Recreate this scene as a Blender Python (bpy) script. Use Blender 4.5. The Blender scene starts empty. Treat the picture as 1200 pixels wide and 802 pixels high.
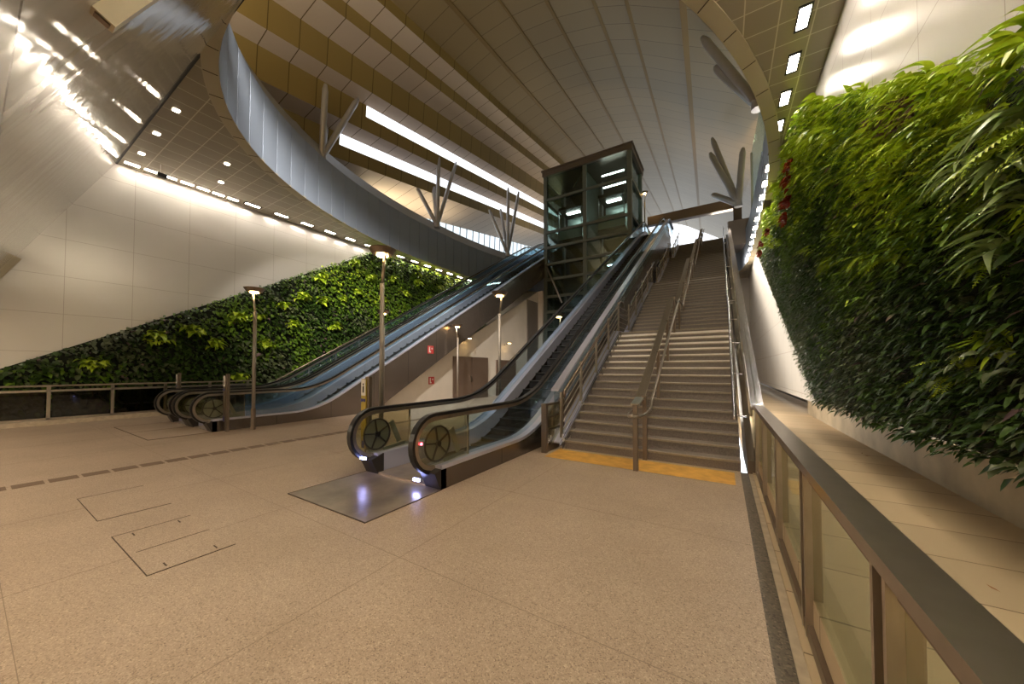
import bpy, math, random
import numpy as np
from mathutils import Vector
random.seed(7)
RNG = np.random.default_rng(11)
SC = bpy.context.scene
COL = SC.collection
PI = math.pi

# ------------------------------------------------------------------ materials
def new_mat(name):
    m = bpy.data.materials.new(name); m.use_nodes = True
    nt = m.node_tree
    for n in list(nt.nodes): nt.nodes.remove(n)
    out = nt.nodes.new('ShaderNodeOutputMaterial')
    return m, nt, out

def N(nt, typ, **kw):
    n = nt.nodes.new(typ)
    for k, v in kw.items():
        if k in n.inputs: n.inputs[k].default_value = v
        else: setattr(n, k, v)
    return n

def pbr(name, col, rough=.5, metal=0.0, noise=0.0, nscale=20, bump=0.0, bscale=40, spec=.5, coat=0.0, stretch=(1, 1, 1)):
    m, nt, out = new_mat(name)
    b = N(nt, 'ShaderNodeBsdfPrincipled')
    b.inputs['Base Color'].default_value = (*col, 1)
    b.inputs['Roughness'].default_value = rough
    b.inputs['Metallic'].default_value = metal
    b.inputs['Specular IOR Level'].default_value = spec
    b.inputs['Coat Weight'].default_value = coat
    nt.links.new(b.outputs[0], out.inputs[0])
    if noise or bump:
        g = N(nt, 'ShaderNodeNewGeometry')
        mp = N(nt, 'ShaderNodeMapping'); mp.inputs['Scale'].default_value = stretch
        nt.links.new(g.outputs['Position'], mp.inputs[0])
    if noise:
        t = N(nt, 'ShaderNodeTexNoise'); t.inputs['Scale'].default_value = nscale; t.inputs['Detail'].default_value = 5
        nt.links.new(mp.outputs[0], t.inputs['Vector'])
        r = N(nt, 'ShaderNodeValToRGB')
        r.color_ramp.elements[0].position = .3; r.color_ramp.elements[1].position = .7
        r.color_ramp.elements[0].color = (*[c*(1-noise) for c in col], 1)
        r.color_ramp.elements[1].color = (*[min(1, c*(1+noise)) for c in col], 1)
        nt.links.new(t.outputs['Fac'], r.inputs[0]); nt.links.new(r.outputs[0], b.inputs['Base Color'])
    if bump:
        t2 = N(nt, 'ShaderNodeTexNoise'); t2.inputs['Scale'].default_value = bscale; t2.inputs['Detail'].default_value = 3
        nt.links.new(mp.outputs[0], t2.inputs['Vector'])
        bp = N(nt, 'ShaderNodeBump'); bp.inputs['Strength'].default_value = bump; bp.inputs['Distance'].default_value = .05
        nt.links.new(t2.outputs['Fac'], bp.inputs['Height']); nt.links.new(bp.outputs[0], b.inputs['Normal'])
    return m

def emit(name, col, strength):
    m, nt, out = new_mat(name)
    e = N(nt, 'ShaderNodeEmission'); e.inputs[0].default_value = (*col, 1); e.inputs[1].default_value = strength
    nt.links.new(e.outputs[0], out.inputs[0]); return m

def glass(name, tint, refl=.12, rough=.02, gloss=(.9, .95, 1)):
    m, nt, out = new_mat(name)
    tr = N(nt, 'ShaderNodeBsdfTransparent'); tr.inputs[0].default_value = (*tint, 1)
    gl = N(nt, 'ShaderNodeBsdfGlossy'); gl.inputs['Color'].default_value = (*gloss, 1); gl.inputs['Roughness'].default_value = rough
    lw = N(nt, 'ShaderNodeLayerWeight'); lw.inputs['Blend'].default_value = .5
    pw = N(nt, 'ShaderNodeMath', operation='POWER'); pw.inputs[1].default_value = 3.0
    nt.links.new(lw.outputs['Facing'], pw.inputs[0])
    ml = N(nt, 'ShaderNodeMath', operation='MULTIPLY_ADD'); ml.inputs[1].default_value = refl*2.2; ml.inputs[2].default_value = refl*.25
    nt.links.new(pw.outputs[0], ml.inputs[0])
    mx = N(nt, 'ShaderNodeMixShader')
    nt.links.new(ml.outputs[0], mx.inputs[0]); nt.links.new(tr.outputs[0], mx.inputs[1]); nt.links.new(gl.outputs[0], mx.inputs[2])
    nt.links.new(mx.outputs[0], out.inputs[0]); return m

def panel_mat(name, col, jcol, axes, sizes, jw=.012, rough=.3, metal=0., bump=0., bscale=.8, offs=(0, 0), wave=None, vary=.0):
    """panels with joint lines; axes = two of 'XYZ' (or a vector along a slope), sizes in metres"""
    m, nt, out = new_mat(name)
    g = N(nt, 'ShaderNodeNewGeometry')
    b = N(nt, 'ShaderNodeBsdfPrincipled'); b.inputs['Roughness'].default_value = rough; b.inputs['Metallic'].default_value = metal
    masks = []; cells = []
    for a, s, o in zip(axes, sizes, offs):
        if s is None: continue
        d = N(nt, 'ShaderNodeVectorMath', operation='DOT_PRODUCT'); d.inputs[1].default_value = a
        nt.links.new(g.outputs['Position'], d.inputs[0])
        ad = N(nt, 'ShaderNodeMath', operation='ADD'); ad.inputs[1].default_value = -o + 1000*s
        nt.links.new(d.outputs['Value'], ad.inputs[0])
        dv = N(nt, 'ShaderNodeMath', operation='DIVIDE'); dv.inputs[1].default_value = s
        nt.links.new(ad.outputs[0], dv.inputs[0])
        fr = N(nt, 'ShaderNodeMath', operation='FRACT'); nt.links.new(dv.outputs[0], fr.inputs[0])
        fl = N(nt, 'ShaderNodeMath', operation='FLOOR'); nt.links.new(dv.outputs[0], fl.inputs[0]); cells.append(fl)
        lt = N(nt, 'ShaderNodeMath', operation='LESS_THAN'); lt.inputs[1].default_value = jw/s
        nt.links.new(fr.outputs[0], lt.inputs[0]); masks.append(lt)
    mk = masks[0]
    if len(masks) == 2:
        mk = N(nt, 'ShaderNodeMath', operation='MAXIMUM')
        nt.links.new(masks[0].outputs[0], mk.inputs[0]); nt.links.new(masks[1].outputs[0], mk.inputs[1])
    mx = N(nt, 'ShaderNodeMix', data_type='RGBA')
    mx.inputs[6].default_value = (*col, 1); mx.inputs[7].default_value = (*jcol, 1)
    if vary:
        cv = N(nt, 'ShaderNodeCombineXYZ')
        for i, c_ in enumerate(cells): nt.links.new(c_.outputs[0], cv.inputs[i])
        wn = N(nt, 'ShaderNodeTexWhiteNoise'); nt.links.new(cv.outputs[0], wn.inputs['Vector'])
        mr = N(nt, 'ShaderNodeMapRange'); mr.inputs['To Min'].default_value = 1-vary; mr.inputs['To Max'].default_value = 1+vary
        nt.links.new(wn.outputs['Value'], mr.inputs[0])
        vm = N(nt, 'ShaderNodeVectorMath', operation='SCALE'); vm.inputs[0].default_value = col
        nt.links.new(mr.outputs[0], vm.inputs['Scale']); nt.links.new(vm.outputs[0], mx.inputs[6])
    nt.links.new(mk.outputs[0], mx.inputs[0]); nt.links.new(mx.outputs[2], b.inputs['Base Color'])
    if bump:
        t = N(nt, 'ShaderNodeTexNoise'); t.inputs['Scale'].default_value = bscale; t.inputs['Detail'].default_value = 2
        mp = N(nt, 'ShaderNodeMapping'); mp.inputs['Scale'].default_value = wave or (1, 1, 1)
        nt.links.new(g.outputs['Position'], mp.inputs[0]); nt.links.new(mp.outputs[0], t.inputs['Vector'])
        bp = N(nt, 'ShaderNodeBump'); bp.inputs['Strength'].default_value = 1.0; bp.inputs['Distance'].default_value = bump
        nt.links.new(t.outputs['Fac'], bp.inputs['Height']); nt.links.new(bp.outputs[0], b.inputs['Normal'])
    nt.links.new(b.outputs[0], out.inputs[0]); return m

def speckle(name, c1, c2, c3, scale=90, rough=.45):
    m, nt, out = new_mat(name)
    g = N(nt, 'ShaderNodeNewGeometry')
    v = N(nt, 'ShaderNodeTexVoronoi'); v.inputs['Scale'].default_value = scale
    n1 = N(nt, 'ShaderNodeTexNoise'); n1.inputs['Scale'].default_value = 1.1; n1.inputs['Detail'].default_value = 6
    nt.links.new(g.outputs['Position'], v.inputs['Vector']); nt.links.new(g.outputs['Position'], n1.inputs['Vector'])
    sp = N(nt, 'ShaderNodeSeparateColor'); nt.links.new(v.outputs['Color'], sp.inputs[0])
    r = N(nt, 'ShaderNodeValToRGB'); e = r.color_ramp.elements
    e[0].position = 0; e[0].color = (*c1, 1); e[1].position = .85; e[1].color = (*c2, 1)
    q = e.new(.22); q.color = (*[(a*.35+b_*.65) for a, b_ in zip(c1, c2)], 1); q = e.new(1.0); q.color = (*c3, 1)
    nt.links.new(sp.outputs[0], r.inputs[0])
    r2 = N(nt, 'ShaderNodeValToRGB'); r2.color_ramp.elements[0].position = .3; r2.color_ramp.elements[1].position = .7
    r2.color_ramp.elements[0].color = (.84, .82, .80, 1); r2.color_ramp.elements[1].color = (1, 1, 1, 1)
    nt.links.new(n1.outputs['Fac'], r2.inputs[0])
    mx = N(nt, 'ShaderNodeMix', data_type='RGBA', blend_type='MULTIPLY'); mx.inputs[0].default_value = 1
    nt.links.new(r.outputs[0], mx.inputs[6]); nt.links.new(r2.outputs[0], mx.inputs[7])
    b = N(nt, 'ShaderNodeBsdfPrincipled'); b.inputs['Roughness'].default_value = rough
    nt.links.new(mx.outputs[2], b.inputs['Base Color'])
    nt.links.new(b.outputs[0], out.inputs[0]); return m

def leaf_mat(name, c1, c2, rough=.4):
    m, nt, out = new_mat(name)
    a = N(nt, 'ShaderNodeAttribute', attribute_name='shade_of_leaf')
    r = N(nt, 'ShaderNodeValToRGB'); r.color_ramp.elements[0].color = (*c1, 1); r.color_ramp.elements[1].color = (*c2, 1)
    nt.links.new(a.outputs['Fac'], r.inputs[0])
    b = N(nt, 'ShaderNodeBsdfPrincipled'); b.inputs['Roughness'].default_value = rough
    nt.links.new(r.outputs[0], b.inputs['Base Color'])
    tl = N(nt, 'ShaderNodeBsdfTranslucent'); nt.links.new(r.outputs[0], tl.inputs[0])
    mx = N(nt, 'ShaderNodeMixShader'); mx.inputs[0].default_value = .22
    nt.links.new(b.outputs[0], mx.inputs[1]); nt.links.new(tl.outputs[0], mx.inputs[2])
    nt.links.new(mx.outputs[0], out.inputs[0]); return m

XA, YA, ZA = (1, 0, 0), (0, 1, 0), (0, 0, 1)
SL = (0, .4472, .8944)
M = {}
M['floor'] = speckle('beige_granite', (.22, .155, .11), (.44, .335, .25), (.56, .44, .33), 150, .42)
M['floor_dark'] = speckle('dark_granite', (.05, .04, .03), (.13, .105, .08), (.2, .16, .12), 80, .5)
M['kerb'] = pbr('light_kerb_stone', (.42, .34, .25), .6, noise=.15, nscale=12)
M['drain'] = pbr('brown_grating', (.15, .095, .06), .6, noise=.2, nscale=60)
M['line'] = pbr('dark_joint', (.07, .045, .03), .8)
M['yellow'] = pbr('yellow_tactile_paving', (.62, .33, .06), .55, noise=.18, nscale=6)
M['step'] = pbr('brown_granite_step', (.20, .165, .145), .5, noise=.22, nscale=45)
M['nosing'] = pbr('pale_step_nosing', (.32, .265, .20), .5, noise=.15, nscale=30)
M['ledge'] = panel_mat('stained_planter_slabs', (.5, .38, .24), (.2, .14, .08), (YA, XA), (.62, None), .012, .7, vary=.12)
M['kerbwall'] = pbr('planter_upstand', (.40, .33, .23), .6, noise=.22, nscale=2.2)
M['steel'] = pbr('brushed_stainless', (.45, .39, .32), .32, 1.0, noise=.08, nscale=30, stretch=(1, 1, .2))
M['steel_bright'] = pbr('polished_stainless', (.68, .67, .72), .15, 1.0)
M['bronze'] = pbr('bronze_steel', (.20, .155, .12), .38, .8)
M['bronze_rail'] = pbr('dark_bronze_top_rail', (.30, .25, .205), .28, .9, noise=.06, nscale=10)
M['dark_steel'] = pbr('dark_metal', (.06, .052, .048), .4, .7)
M['clad'] = panel_mat('bronze_cladding_panels', (.17, .14, .12), (.05, .04, .035), (YA, XA), (1.6, None), .02, .26, .75, bump=.01, bscale=1.5)
M['rubber'] = pbr('black_rubber', (.007, .006, .006), .38)
M['pole'] = pbr('dull_grey_brown_pole', (.25, .22, .19), .5, .3)
M['lavender'] = pbr('sky_tinted_steel', (.60, .60, .74), .28, .6)  # sky reflection on stainless steel painted in as pale lavender
M['black'] = pbr('black_paint', (.015, .014, .014), .5)
M['esc_step'] = pbr('black_step_tread', (.016, .016, .018), .5, .3)
M['esc_edge'] = pbr('worn_step_edge', (.11, .11, .11), .4, .6)
M['white_wall'] = panel_mat('white_metal_panels', (.78, .74, .69), (.52, .47, .42), (YA, ZA), (1.42, 1.15), .012, .27, .25, bump=.035, bscale=.55, offs=(1.63, 4.4), wave=(1, .8, 1.3))
M['incline'] = panel_mat('glossy_champagne_panels', (.68, .64, .58), (.10, .07, .05), (XA, SL), (6.0, 5.53), .018, .09, .42, bump=.012, bscale=1.5, offs=(-5.05, 3.16), wave=(1.2, .8, .8))
M['soffit'] = panel_mat('soffit_tiles', (.34, .29, .21), (.62, .56, .42), (XA, YA), (.58, .58), .022, .36, .35, offs=(.43, 2.6), vary=.06)
M['soffit_rim'] = pbr('opening_rim_strip', (.50, .43, .30), .4, .2)
M['fascia'] = pbr('blue_grey_fascia_panel', (.30, .355, .45), .6, .1)
M['fascia_cap'] = pbr('grey_parapet_panel', (.34, .36, .38), .4, .3)
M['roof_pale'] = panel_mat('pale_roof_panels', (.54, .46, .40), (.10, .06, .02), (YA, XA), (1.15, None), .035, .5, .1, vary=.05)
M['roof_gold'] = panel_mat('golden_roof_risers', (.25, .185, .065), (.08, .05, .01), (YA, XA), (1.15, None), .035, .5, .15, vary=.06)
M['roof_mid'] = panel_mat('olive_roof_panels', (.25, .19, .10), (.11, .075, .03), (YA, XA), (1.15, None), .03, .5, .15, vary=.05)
M['roof_rib'] = pbr('roof_rib', (.22, .15, .06), .5, .3)
M['strut'] = pbr('painted_steel_strut', (.42, .42, .44), .35, .4)
M['paint_white'] = pbr('white_render', (.60, .55, .48), .6, noise=.04, nscale=2)
M['door'] = pbr('brown_metal_door', (.17, .12, .09), .4, .4)
M['grey_panel'] = pbr('grey_louvre_panel', (.20, .17, .15), .45, .3)
M['red'] = pbr('red_sign', (.45, .03, .03), .4)
M['sign_white'] = pbr('white_sign', (.7, .66, .6), .4)
M['sign_yellow'] = pbr('yellow_sign', (.42, .30, .04), .4)
M['sign_blue'] = pbr('blue_sign', (.03, .03, .16), .4)
M['elev_frame'] = pbr('green_grey_steel', (.13, .15, .13), .4, .3)
M['elev_top'] = pbr('brown_grey_top_band', (.20, .165, .14), .35, .7)
M['elev_glass'] = glass('green_tinted_glass', (.66, .74, .71), .24, .02, (.8, .92, .9))
M['bal_glass'] = glass('balustrade_glass', (.80, .88, .92), .22, .02, (.85, .95, 1))
M['clear_glass'] = glass('clear_railing_glass', (.86, .88, .80), .12)
M['clere'] = None
M['newel_glass'] = glass('bronze_newel_glass', (.72, .72, .60), .30, .05, (1, .95, .8))
M['machine'] = pbr('grey_green_machine', (.30, .31, .25), .4, .5)
M['light'] = emit('soffit_light', (1, .90, .76), 32)
M['light_dim'] = emit('spot_light', (1, .88, .70), 25)
M['tube'] = emit('lift_tube_light', (.95, 1, .97), 14)
M['lamp_warm'] = emit('lamp_disc_warm', (1, .62, .22), 28)
M['led_blue'] = emit('blue_led', (.35, .4, 1), 18)
M['led_red'] = emit('red_indicator', (1, .05, .08), 12)
M['cab'] = pbr('pale_lift_car', (.42, .52, .50), .35, .2)
M['soil'] = pbr('dark_planting_felt', (.012, .016, .008), .95)
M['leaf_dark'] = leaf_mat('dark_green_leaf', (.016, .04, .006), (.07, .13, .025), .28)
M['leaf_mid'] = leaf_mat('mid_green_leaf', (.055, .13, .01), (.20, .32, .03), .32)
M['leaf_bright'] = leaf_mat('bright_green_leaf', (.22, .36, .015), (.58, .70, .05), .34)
M['leaf_olive'] = leaf_mat('grey_green_leaf', (.06, .08, .03), (.16, .19, .09), .35)
M['leaf_red'] = leaf_mat('red_leaf', (.20, .015, .008), (.42, .07, .02), .4)
M['leaf_purple'] = leaf_mat('purple_brown_leaf', (.10, .06, .07), (.26, .16, .15), .45)
M['leaf_long'] = leaf_mat('pale_long_leaf', (.18, .28, .08), (.42, .52, .22), .3)
M['dry'] = pbr('dry_leaf', (.30, .12, .03), .7)

# ------------------------------------------------------------------ mesh building
class MB:
    def __init__(s): s.v = []; s.f = []; s.mi = []; s.cur = 0
    def face(s, idx): s.f.append(tuple(idx)); s.mi.append(s.cur)
    def quad(s, a, b, c, d):
        n = len(s.v); s.v += [a, b, c, d]; s.face((n, n+1, n+2, n+3)); return s
    def box(s, x0, y0, z0, x1, y1, z1):
        x0, x1 = min(x0, x1), max(x0, x1); y0, y1 = min(y0, y1), max(y0, y1); z0, z1 = min(z0, z1), max(z0, z1)
        return s.hexa([(x0, y0, z0), (x1, y0, z0), (x1, y1, z0), (x0, y1, z0)], [(x0, y0, z1), (x1, y0, z1), (x1, y1, z1), (x0, y1, z1)])
    def hexa(s, lo, hi):
        n = len(s.v); s.v += list(lo)+list(hi); k = len(lo)
        s.face([n+i for i in reversed(range(k))]); s.face([n+k+i for i in range(k)])
        for i in range(k):
            j = (i+1) % k; s.face((n+i, n+j, n+k+j, n+k+i))
        return s
    def prism_x(s, pts, x0, x1):            # polygon in (y,z) extruded along x
        return s.hexa([(x0, y, z) for y, z in pts], [(x1, y, z) for y, z in pts])
    def prism_z(s, pts, z0, z1):
        return s.hexa([(x, y, z0) for x, y in pts], [(x, y, z1) for x, y in pts])
    def strip_x(s, lower, upper, x0, x1):   # plate between two (y,z) polylines, thickness x0..x1
        n = len(s.v); k = len(lower)
        for (ya, za), (yb, zb) in zip(lower, upper): s.v += [(x0, ya, za), (x1, ya, za), (x1, yb, zb), (x0, yb, zb)]
        for i in range(k-1):
            a = n+4*i; b = a+4
            for q in range(4): s.face((a+q, a+(q+1) % 4, b+(q+1) % 4, b+q))
        s.face((n, n+3, n+2, n+1)); e = n+4*(k-1); s.face((e, e+1, e+2, e+3)); return s
    def tube(s, pts, r, seg=8, closed=False, rr=None):
        P = [Vector(p) for p in pts]; k = len(P); n = len(s.v)
        up0 = None
        for i, p in enumerate(P):
            if closed: d = (P[(i+1) % k]-P[i-1]).normalized()
            else: d = (P[min(i+1, k-1)]-P[max(i-1, 0)]).normalized()
            if up0 is None: up0 = Vector((0, 0, 1)) if abs(d.z) < .9 else Vector((1, 0, 0))
            u = (up0 - d*up0.dot(d)); u = u.normalized() if u.length > 1e-5 else d.orthogonal().normalized()
            up0 = u; w = d.cross(u); ri = rr[i] if rr else r
            for q in range(seg):
                a = 2*PI*q/seg; s.v.append(tuple(p+(u*math.cos(a)+w*math.sin(a))*ri))
        for i in range(k-1 if not closed else k):
            a = n+seg*i; b = n+seg*((i+1) % k)
            for q in range(seg): s.face((a+q, a+(q+1) % seg, b+(q+1) % seg, b+q))
        if not closed:
            s.face([n+q for q in reversed(range(seg))]); s.face([n+seg*(k-1)+q for q in range(seg)])
        return s
    def bar(s, a, b, w, h=None):
        """square bar from a to b; w across x, h in the other direction"""
        h = h or w; A, B = Vector(a), Vector(b); d = (B-A).normalized()
        sx = Vector((1, 0, 0)) if abs(d.x) < .9 else Vector((0, 1, 0))
        sx = (sx-d*sx.dot(d)).normalized(); sz = d.cross(sx)
        q = [(-1, -1), (1, -1), (1, 1), (-1, 1)]
        return s.hexa([tuple(A+sx*i*w/2+sz*j*h/2) for i, j in q], [tuple(B+sx*i*w/2+sz*j*h/2) for i, j in q])
    def disc(s, c, r, t, axis='z', seg=24, r2=None):
        r2 = r if r2 is None else r2
        def pt(a, rr, o):
            u, w = math.cos(a)*rr, math.sin(a)*rr
            if axis == 'z': return (c[0]+u, c[1]+w, c[2]+o)
            if axis == 'x': return (c[0]+o, c[1]+u, c[2]+w)
            return (c[0]+u, c[1]+o, c[2]+w)
        return s.hexa([pt(2*PI*i/seg, r, 0) for i in range(seg)], [pt(2*PI*i/seg, r2, t) for i in range(seg)])
    def build(s, name, mat, parent=None, smooth=False, base=None):
        off = Vector((0, 0, 0))
        if parent is not None: off = world_of(parent)
        elif base is not None: off = Vector(base)
        me = bpy.data.meshes.new(name)
        me.from_pydata([(v[0]-off.x, v[1]-off.y, v[2]-off.z) for v in s.v], [], s.f)
        for m_ in (mat if isinstance(mat, (list, tuple)) else [mat]): me.materials.append(m_)
        if any(s.mi): me.polygons.foreach_set('material_index', s.mi)
        if smooth: me.polygons.foreach_set('use_smooth', [True]*len(me.polygons))
        me.update()
        import bmesh
        bm = bmesh.new(); bm.from_mesh(me); bmesh.ops.recalc_face_normals(bm, faces=bm.faces); bm.to_mesh(me); bm.free()
        o = bpy.data.objects.new(name, me); COL.objects.link(o)
        if parent is not None: o.parent = parent
        else: o.location = off
        return o

def world_of(o):
    p = Vector((0, 0, 0))
    while o is not None: p += o.location; o = o.parent
    return p
def tag(o, label=None, cat=None, group=None, kind=None):
    if label: o['label'] = label
    if cat: o['category'] = cat
    if group: o['group'] = group
    if kind: o['kind'] = kind
    return o
def thing(name, label, cat, loc, group=None):
    o = bpy.data.objects.new(name, None); o.empty_display_size = .1; COL.objects.link(o); o.location = loc
    return tag(o, label, cat, group)
def struct(name, mb, mat, base=None, smooth=False):
    return tag(mb.build(name, mat, None, smooth, base), kind='structure')
KIDS = {}
def copy_tree(o, parent=None):
    c = o.copy(); COL.objects.link(c); c.parent = parent
    for ch in [x for x in COL.objects if x.parent == o]: copy_tree(ch, c)
    return c
ORD = ['first', 'second', 'third', 'fourth', 'fifth', 'sixth', 'seventh', 'eighth', 'ninth', 'tenth', 'eleventh', 'twelfth', 'thirteenth',
       'fourteenth', 'fifteenth', 'sixteenth', 'seventeenth', 'eighteenth', 'nineteenth', 'twentieth', 'twenty-first', 'twenty-second',
       'twenty-third', 'twenty-fourth', 'twenty-fifth', 'twenty-sixth', 'twenty-seventh', 'twenty-eighth', 'twenty-ninth', 'thirtieth']

# ------------------------------------------------------------------ main dimensions
XL, XR = -17.1, 2.02        # side walls
ZS, ZU = 8.42, 11.0         # soffit, upper floor
YS = 2.6                    # near edge of the soffit
YE = 28.9                   # end of the opening

# floor
f = MB().box(-16.6, -8, -.3, .21, 40, 0)
struct('floor', f, M['floor'])
f = MB().box(.21, -8, -.3, .31, 6.35, .0); struct('floor_border', f, M['floor_dark'])
f = MB().box(.31, -8, -.3, .43, 6.35, .012); struct('trim_1', f, M['kerb'])
f = MB(); f.box(.43, -8, -.3, 2.9, 40, .25)
f.box(.36, -8, -.3, .43, 40, .03); struct('floor_planter', f, [M['ledge']])
f = MB().box(2.12, -8, .2, 2.35, 13.2, .84); struct('wall_planter', f, M['kerbwall'])
f = MB().box(2.8, 13, .2, 3, 40, 1.0); struct('wall_planter_end', f, M['dark_steel'])
f = MB().box(-17.6, -8, -.3, -16.6, 40, .14); struct('trim_2', f, M['kerb'])
f = MB().box(-16.62, -8, -.1, -16.22, 6.2, .13); struct('trim_3', f, M['kerb'])

# right wall panels above planter, left wall, with the far end
f = MB()
f.box(XR, -8, .80, XR+.35, 40, ZS+.05)
struct('wall_right', f, M['white_wall'])
f = MB().prism_x([(9.9, .82), (40, .82), (40, ZS-.02), (24.4, ZS-.02)], 1.74, XR-.001); struct('wall_right_panel', f, M['white_wall'])
f = MB().box(XL-.35, -8, -.3, XL, 40, ZS+.05); struct('wall_left', f, M['white_wall'])
f = MB().box(XL, 31, -.3, XR, 31.4, ZS+.05); struct('wall_back', f, M['paint_white'])
# leaning glossy wall over the entrance side
pA = (YS, ZS); pB = (YS-(ZS-3.0)/2, 3.0)
f = MB(); f.prism_x([pB, pA, (pA[0], pA[1]+.6), (pB[0]-.5, pB[1]+.6)], XL, XR)
struct('wall_front', f, M['incline'])
f = MB().box(XL, YS-.01, ZS-.012, XR, YS+.03, ZS+.02); struct('trim_4', f, M['black'])
f = MB().box(XL, -8, 3.0, XR, pB[0], 3.3); struct('ceiling_low', f, M['soffit'])
f = MB().box(XL, -8.3, -.3, XR, -8, 3.3); struct('wall_entrance', f, M['paint_white'])

# soffit, opening rim and fascia ring
CX, CY, AX, AY, EX = -7.25, 17.0, 8.75, 14.4, 2.25
def ring(th, grow=0.0, yclip=YE):
    c, s_ = math.cos(th), math.sin(th)
    e = 6.0 if (c > 0 and s_ > 0) else EX
    x = CX+(AX+grow)*math.copysign(abs(c)**(2/e), c); y = CY+(AY+grow)*math.copysign(abs(s_)**(2/e), s_)
    return x, min(y, yclip)
NR = 144
def rect_hit(x, y, X0, Y0, X1, Y1):
    dx, dy = x-CX, y-CY; t = 1e9
    if dx > 1e-9: t = min(t, (X1-CX)/dx)
    if dx < -1e-9: t = min(t, (X0-CX)/dx)
    if dy > 1e-9: t = min(t, (Y1-CY)/dy)
    if dy < -1e-9: t = min(t, (Y0-CY)/dy)
    return CX+dx*t, CY+dy*t
def ringfaces(z, g0, rect, name, mat):
    mb = MB(); P = []
    for i in range(NR):
        th = 2*PI*i/NR; a = ring(th, g0); b = ring(th, 0, 99)
        P.append((a, rect_hit(b[0], b[1], *rect)))
    # add the rectangle corners by snapping the nearest hit
    X0, Y0, X1, Y1 = rect
    for cx, cy in ((X0, Y0), (X1, Y0), (X1, Y1), (X0, Y1)):
        j = min(range(NR), key=lambda q: (P[q][1][0]-cx)**2+(P[q][1][1]-cy)**2); P[j] = (P[j][0], (cx, cy))
    for i in range(NR):
        a, b = P[i]; c, d = P[(i+1) % NR]
        mb.quad((a[0], a[1], z), (b[0], b[1], z), (d[0], d[1], z), (c[0], c[1], z))
    return struct(name, mb, mat)
ringfaces(ZS, .0, (XL, YS, XR, 40), 'ceiling', M['soffit'])
ringfaces(ZU, .25, (-24, YS-.5, 7, 110), 'floor_upper', M['floor_dark'])
# rim strip below the soffit, cut into short pieces by dark ticks
rim = MB()
for i in range(NR):
    a0, a1 = 2*PI*i/NR, 2*PI*(i+1)/NR
    q = [ring(a0, 0), ring(a1, 0), ring(a1, .3), ring(a0, .3)]
    if q[0][1] >= YE and q[1][1] >= YE: continue
    rim.cur = 0
    rim.prism_z(q, ZS-.03, ZS+.02)
    if i % 2 == 0:
        e = .12/ (math.hypot(q[0][0]-q[1][0], q[0][1]-q[1][1])+1e-6)*(a1-a0)*.2
        q = [ring(a0, .02), ring(a0+e, .02), ring(a0+e, .28), ring(a0, .28)]
        rim.cur = 1; rim.prism_z(q, ZS-.034, ZS-.02)
struct('trim_5', rim, [M['soffit_rim'], M['line']])
fas = MB(); gap = MB()
NP = 92
for i in range(NP):
    # equal length panels
    pass
pts = [ring(2*PI*i/720, .0) for i in range(721)]
L = [0]
for a, b in zip(pts, pts[1:]): L.append(L[-1]+math.hypot(a[0]-b[0], a[1]-b[1]))
def at_len(s_, grow=0.0):
    s_ = s_ % L[-1]; j = max(0, min(719, int(np.searchsorted(L, s_))-1))
    t = (s_-L[j])/max(1e-6, L[j+1]-L[j]); return ring(2*PI*(j+t)/720, grow)
NP = int(L[-1]/.80); W = L[-1]/NP
fas.cur = 0
for i in range(NP):
    a, b = at_len(i*W+.012), at_len((i+1)*W-.012); c, d = at_len((i+1)*W-.012, .08), at_len(i*W+.012, .08)
    fas.prism_z([a, b, c, d], ZS-.02, 10.68)
struct('wall_opening_fascia', fas, M['fascia'])
bk = MB()
for i in range(NR):
    a0, a1 = 2*PI*i/NR, 2*PI*(i+1)/NR
    bk.prism_z([ring(a0, .05), ring(a1, .05), ring(a1, .15), ring(a0, .15)], ZS, 10.66)
struct('wall_opening_backing', bk, M['dark_steel'])
cap = MB()
for i in range(NP):
    a, b = at_len(i*W, .05), at_len((i+1)*W, .05); c, d = at_len((i+1)*W, .38), at_len(i*W, .38)
    if a[1] > YE-1.5: continue
    cap.hexa([(a[0], a[1], 10.68), (b[0], b[1], 10.68), (c[0], c[1], 11.3), (d[0], d[1], 11.3)],
             [(a[0], a[1], 10.74), (b[0], b[1], 10.74), (c[0], c[1], 11.40), (d[0], d[1], 11.40)])
struct('trim_6', cap, M['fascia_cap'])

# ------------------------------------------------------------------ great roof: ribs run along U
UX, UZ = -.035, .189
def rp(x0, z0, y): return (x0+UX*y, y, z0+1.6+UZ*y)
PROF = [  # x0, z0 (above eye height at y = 0), material for the strip that leads on to the next point
 (5.5, 6.6, 'mid'), (3.2, 9.0, 'mid'), (1.2, 10.4, 'mid'), (-.6, 11.55, 'mid'), (-2.8, 13.0, 'mid'), (-4.2, 13.7, 'mid'), (-6.2, 14.3, 'mid'), (-8.1, 14.6, 'mid'),
 (-10.0, 14.55, 'mid'), (-11.7, 14.15, 'gold'), (-11.75, 13.68, 'pale'), (-12.7, 13.5, 'gold'), (-12.75, 12.9, 'pale'),
 (-14.0, 12.72, 'gold'), (-14.1, 11.55, 'pale'), (-14.85, 11.35, 'slot'), (-14.9, 10.8, 'gold'), (-14.95, 10.1, 'pale'),
 (-15.85, 9.95, 'slot2'), (-15.9, 9.4, 'gold'), (-15.95, 8.7, 'pale'), (-18.9, 8.15, 'end')]
Y0R, Y1R = -3, 70
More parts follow.
